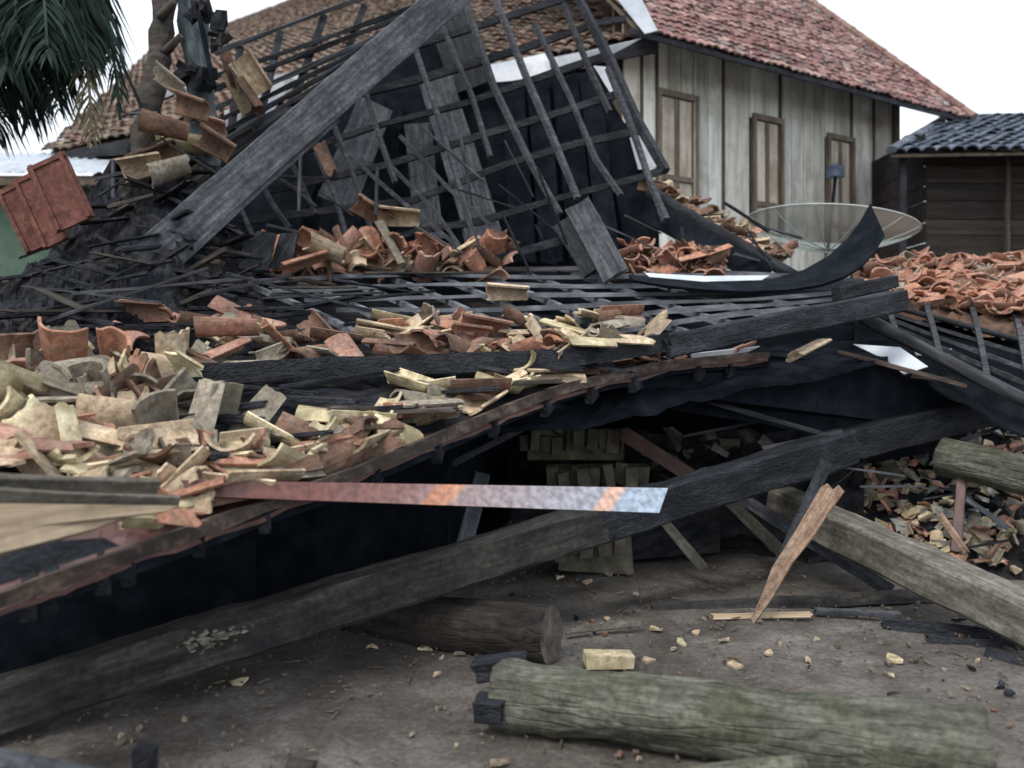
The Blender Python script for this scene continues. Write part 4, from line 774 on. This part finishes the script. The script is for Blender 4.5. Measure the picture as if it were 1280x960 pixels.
# planks on the near left
bd('weathered_plank', (-60, 603, 2.72), (196, 607, 3.3), 20, .04, M_wgrey, 'grey weathered plank lying uppermost on the near left roof corner', 'plank', turn=.5)
bd('weathered_plank', (-60, 616, 2.66), (222, 627, 3.2), 15, .03, M_wgrey, 'second grey plank just under the uppermost one at the left edge', 'plank', turn=.3)
tag(slab('pale_board', [P(-60, 628, 2.62), P(225, 632, 3.12), P(205, 640, 3.05), P(-60, 668, 2.6)], .02, M_pale), 'pale weathered board under the grey planks at the left edge', 'board')
tag(slab('pale_board', [P(-60, 668, 2.57), P(160, 645, 3.0), P(120, 660, 2.9), P(60, 676, 2.75), P(-60, 706, 2.5)], .02, M_pale), 'lower pale board nearest the left eave corner', 'board')
tag(slab('charred_board', [P(-60, 712, 2.5), P(70, 676, 2.72), P(130, 672, 2.85), P(150, 682, 2.9), P(60, 712, 2.7), P(-60, 752, 2.45)], .02, M_char), 'charred board sagging over the left eave corner', 'board')
tile(P(228, 641, 3.2), (.3, .2, .4), 'orange', 4, '', '', .6, 'bright orange tile end curling round the tip of the grey planks')
tile(P(185, 655, 3.15), (math.pi-.3, .2, .6), 'yellow', 5, '', '', .7, 'yellow shard tucked under the tip of the grey planks')
# bottom edge bits
bd('pale_rail', (-60, 935, 2.7), (130, 975, 2.75), 22, .06, M_grey, 'pale grey rail crossing the bottom left corner', 'rail')
tag(beam('black_peg', P(180, 975, 2.95), P(182, 934, 2.95), .07, .06, M_char, rough=.004), 'small black squared peg standing at the bottom edge on the left', 'peg')
tag(beam('dark_stone', P(358, 962, 2.95), P(392, 962, 2.95), .09, .06, M_logd, rnd=True, ns=12, rough=.01), 'dark round lump at the bottom edge left of centre', 'stone')
# ------------------------------------------------------------------ bricks under the roof
def brick(p, rz, s=(.2, .1, .055), tl=(0, 0), mt=M_brick, name='brick'):
    m = MB(); add_box(m, Matrix.Identity(4), *s, j=.006 if name == 'brick' else s[0]*.13)
    return mk(name, m.V, m.F, mt, None, Matrix.Translation(p) @ Euler((tl[0], tl[1], rz)).to_matrix().to_4x4())
for (x0, x1, y, d, lab, grp) in ((655, 782, 555, 6.9, 'buff brick in the upper row deep in the void above the painted strip', 'upper brick row'), (690, 810, 600, 6.6, 'buff brick in the row just behind the right end of the painted strip', 'middle brick row'), (700, 792, 684, 6.0, 'buff upright brick in the short row below the painted strip', 'lower brick row')):
    m_ = MB(); add_box(m_, Matrix.Translation((P(x0, y, d+.22)+P(x1, y, d+.22))/2+Vector((0, 0, -.02))), (x1-x0)/FPX*d, .16, .26, j=.03); tag(m_.build('masonry_block', M_brick, org=P(x0, y, d)), {555: 'dim masonry lump behind the upper brick row in the void', 600: 'dim masonry lump behind the strip end', 684: 'dim masonry lump behind the short low brick row'}[y], 'masonry')
    n = int((x1-x0)/14)
    for i in range(n):
        if y < 650 and R.random() < .12: continue
        tag(brick(P(x0+i*14+R.uniform(-3, 3), y-i*.9+R.uniform(-4, 5), d+R.uniform(0, .2)), R.uniform(-.4, .4), (.088*R.uniform(.85, 1.1), .1, .2*R.uniform(.6, 1.05)), (R.uniform(-.15, .15), R.uniform(-.12, .12))), lab, 'brick', grp)
tag(slab('plaster_slab', [P(790, 650, 6.6), P(900, 640, 6.6), P(900, 690, 6.5), P(785, 700, 6.4)], .08, M_heap), 'dim plaster slab standing behind the leaning brown plank', 'slab')
# rubble right
SR_ = surf([(900, 720, 6.25), (1040, 690, 6.6), (1300, 740, 5.9)], [(900, 610, 7.8), (1040, 545, 7.6), (1300, 505, 7.4)])
tag(patch('rubble_bed', SR_, 1010, 1330, 40, 24, .07, M_heap, drop=.03, fr=5, th=.06), 'bed of burnt soil and fine rubble behind the squared timber', 'rubble', kind='stuff')
rr = random.Random(31)
for i in range(210):
    x = rr.uniform(1040, 1290); v = rr.uniform(.05, .9); p = SR_(x, v)+Vector((0, 0, rr.uniform(.0, .06))); k = rr.random()
    mt, nm = ((M_stone, 'grey'), (M_stone, 'grey'), (TL['grey'], 'mossy'), (TL['tan'], 'tan'), (TL['yellow'], 'yellowish'), (TL['pink'], 'pinkish'), (M_char, 'black'))[rr.randrange(7)]
    s = rr.uniform(.06, .17); tag(brick(p, rr.uniform(0, 3), (s, s*rr.uniform(.5, .8), s*rr.uniform(.15, .45)), (rr.gauss(0, .4), rr.gauss(0, .4)), mt, 'rubble_chunk'), f'{nm} chunk in the rubble behind the squared timber', 'rubble', f'{nm} chunks in the right rubble')
for i in range(34):
    x = rr.uniform(790, 960); y = rr.uniform(540, 590); 
    s = rr.uniform(.07, .17); mt, nm = rr.choice(((M_brick, 'buff'), (M_heap, 'black'), (M_stone, 'grey'), (M_beamB, 'brown')))
    tag(brick(P(x, y, rr.uniform(6.9, 7.6)), rr.uniform(0, 3), (s, s*.6, s*.4), (rr.gauss(0, .4), rr.gauss(0, .4)), mt, 'rubble_chunk'), f'{nm} chunk in the dim rubble deep under the fallen roof', 'rubble', f'{nm} chunks under the roof')
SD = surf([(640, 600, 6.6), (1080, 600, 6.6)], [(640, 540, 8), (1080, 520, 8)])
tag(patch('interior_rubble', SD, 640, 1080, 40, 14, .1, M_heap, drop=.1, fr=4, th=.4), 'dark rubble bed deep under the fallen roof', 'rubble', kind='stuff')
# loose burnt laths
def laths(n, xr, yr, dr, ang, ln, where, grp, seed, mt=(M_charlath, M_char)):
    rr = random.Random(seed)
    for i in range(n):
        c = P(rr.uniform(*xr), rr.uniform(*yr), rr.uniform(*dr)); a = rr.gauss(*ang); L = rr.uniform(*ln); dv = Vector((math.cos(a), rr.uniform(-.5, .5), math.sin(a)))*L/2
        tag(beam('burnt_lath', c-dv, c+dv, rr.uniform(.015, .035), rr.uniform(.012, .025), rr.choice(mt), seg=4, ragged=.02), f'burnt lath {where}', 'lath', f'burnt laths {grp}')
laths(16, (0, 420), (345, 445), (5.2, 6.4), (.08, .22), (.5, 1.3), 'in the tangle left behind the middle roof tiles', 'in the left tangle', 41)
laths(20, (330, 700), (190, 325), (7.2, 8.0), (-.8, .5), (.3, .9), 'tangled at the foot of the steep roof grid', 'foot of the steep grid', 42)
def lathsS(n, S, xr, vr, ln, where, grp, seed):
    rr = random.Random(seed)
    for i in range(n):
        c = S(rr.uniform(*xr), rr.uniform(*vr))+Vector((0, -.06, .04)); dv = Vector((rr.choice((-1, 1))*rr.uniform(.35, 1), rr.uniform(-.6, .2), rr.uniform(-.5, .3)*(1 if S is SL else .3))).normalized()*rr.uniform(*ln)/2
        tag(beam('burnt_lath', c-dv, c+dv, rr.uniform(.03, .12), rr.uniform(.012, .03), rr.choice((M_char, M_char, M_heap, M_bark)), seg=5, ragged=.04, rough=.006), f'burnt lath {where}', 'lath', f'burnt laths {grp}')
lathsS(64, SL, (60, 300), (.2, .95), (.2, .65), 'lying on the slope of the black heap at left', 'on the black heap', 48)
lathsS(26, S2, (-60, 560), (.25, .95), (.3, 1.2), 'flat on the burnt left half of the middle roof', 'left half of the middle roof', 49)
lathsS(22, S1, (180, 760), (.3, .95), (.2, .7), 'between the tiles on the lower roof', 'on the lower roof', 50)
laths(30, (130, 260), (120, 320), (6.8, 7.4), (.5, .9), (.2, .6), 'tangled round the bare tree trunk', 'round the trunk', 43)
laths(12, (640, 1040), (480, 620), (6.4, 7.4), (-.1, .5), (.4, 1.0), 'in the dim void under the fallen roofs', 'in the void', 44)
laths(10, (1040, 1280), (520, 700), (5.9, 6.6), (.2, .7), (.3, .6), 'on the rubble at the right', 'on the right rubble', 45)
laths(10, (760, 1000), (255, 340), (7.4, 8.0), (-.5, .5), (.3, .6), 'among the tiles behind the curled sheet', 'behind the curled sheet', 46)
# ------------------------------------------------------------------ litter on the mud
rr = random.Random(51)
def chip(x, y, s, mt, lab, grp, nm='litter_chip'):
    d = gz(x, y); p = P(x, y, d); p.z = gh(Vector((p.x, p.y, 0)))+.002; m = MB(); n = rr.randint(4, 7); pts = []
    for i in range(n): a = i*math.tau/n+rr.uniform(-.3, .3); r = s*rr.uniform(.5, 1); pts.append(Vector((math.cos(a)*r, math.sin(a)*r*.55, rr.uniform(-.003, .018))))
    m.add(pts+[q+Vector((0, 0, .012)) for q in pts], [tuple(range(n))[::-1], tuple(range(n, 2*n))]+[(i, (i+1) % n, n+(i+1) % n, n+i) for i in range(n)])
    return tag(mk(nm, m.V, m.F, mt, None, Matrix.Translation(p) @ Euler((0, 0, rr.uniform(0, 6))).to_matrix().to_4x4()), lab, 'litter', grp)
for (x, y, s) in ((298, 848, .05), (465, 803, .04), (545, 842, .035), (530, 805, .05), (548, 882, .03), (515, 912, .025), (622, 948, .05), (700, 718, .05), (735, 722, .06), (760, 715, .04), (850, 800, .07), (842, 808, .05), (905, 800, .05), (960, 813, .05), (975, 800, .03), (920, 828, .07), (1120, 818, .08), (1110, 822, .05), (1100, 797, .02), (1208, 855, .035), (1115, 838, .02), (820, 785, .06), (870, 790, .04), (795, 740, .04), (600, 830, .06), (575, 812, .06), (570, 925, .01), (810, 822, .05), (880, 770, .04), (1020, 795, .02), (1180, 830, .02), (1010, 820, .03)):
    k = rr.choice(('tan', 'yellow', 'tan', 'grey')); chip(x, y, s, TL[k], f'{CN[k]} flake of tile or wood lying on the mud', f'{CN[k]} flakes on the mud')
for i in range(60):
    y = 745+(215*rr.random()**1.2); x = rr.uniform(120+(y < 800)*500, 1280); k = rr.choice(('tan', 'brown', 'grey', 'brown'))
    chip(x, y, rr.uniform(.008, .035), TL[k], f'{CN[k]} crumb of tile or wood lying on the mud', f'{CN[k]} crumbs on the mud')
for (x, y, s) in ((640, 740, .03), (700, 702, .04), (1118, 866, .05), (1250, 850, .06), (1262, 862, .05), (440, 745, .03), (720, 770, .03), (1200, 770, .05), (1215, 828, .04)): chip(x, y, s, M_char, 'black burnt flake lying on the mud', 'black flakes on the mud')
o = brick(P(760, 822, gz(760, 830))+Vector((0, 0, -.005)), .05, (.24, .13, .06), (0, .03), TL['yellow']); tag(o, 'pale yellow brick lying on the mud between the two foreground logs', 'brick')
bd('broken_bark', (706, 790, 4.75), (800, 778, 4.85), 9, .03, M_beamB, 'curved strip of bark on the mud right of the burnt log', 'bark')
mb = MB(); rr = random.Random(61)
for i in range(1500):
    x, y = rr.uniform(-2.6, 3.4), rr.uniform(2.8, 6.6); s = rr.uniform(.002, .009)*(1 if rr.random() < .9 else 1.8)
    add_box(mb, Matrix.Translation((x, y, -.01+noise.noise(Vector((x, y, 0))*.7)*.035)) @ Euler((rr.random(), rr.random(), rr.random()*6)).to_matrix().to_4x4(), s*2, s*1.5, s, j=s*.3)
for i in range(420):
    x, y = rr.uniform(-2.6, 3.4), rr.uniform(2.9, 7.2); a = rr.uniform(0, math.tau); L = rr.uniform(.02, .09)
    add_box(mb, Matrix.Translation((x, y, -.012+noise.noise(Vector((x, y, 0))*.7)*.035)) @ Euler((0, rr.uniform(-.1, .1), a)).to_matrix().to_4x4(), L, .008, .006, j=.002)
tag(mb.build('mud_crumbs', M_end), 'fine grit and crumbs spread over the mud', 'grit', kind='stuff')
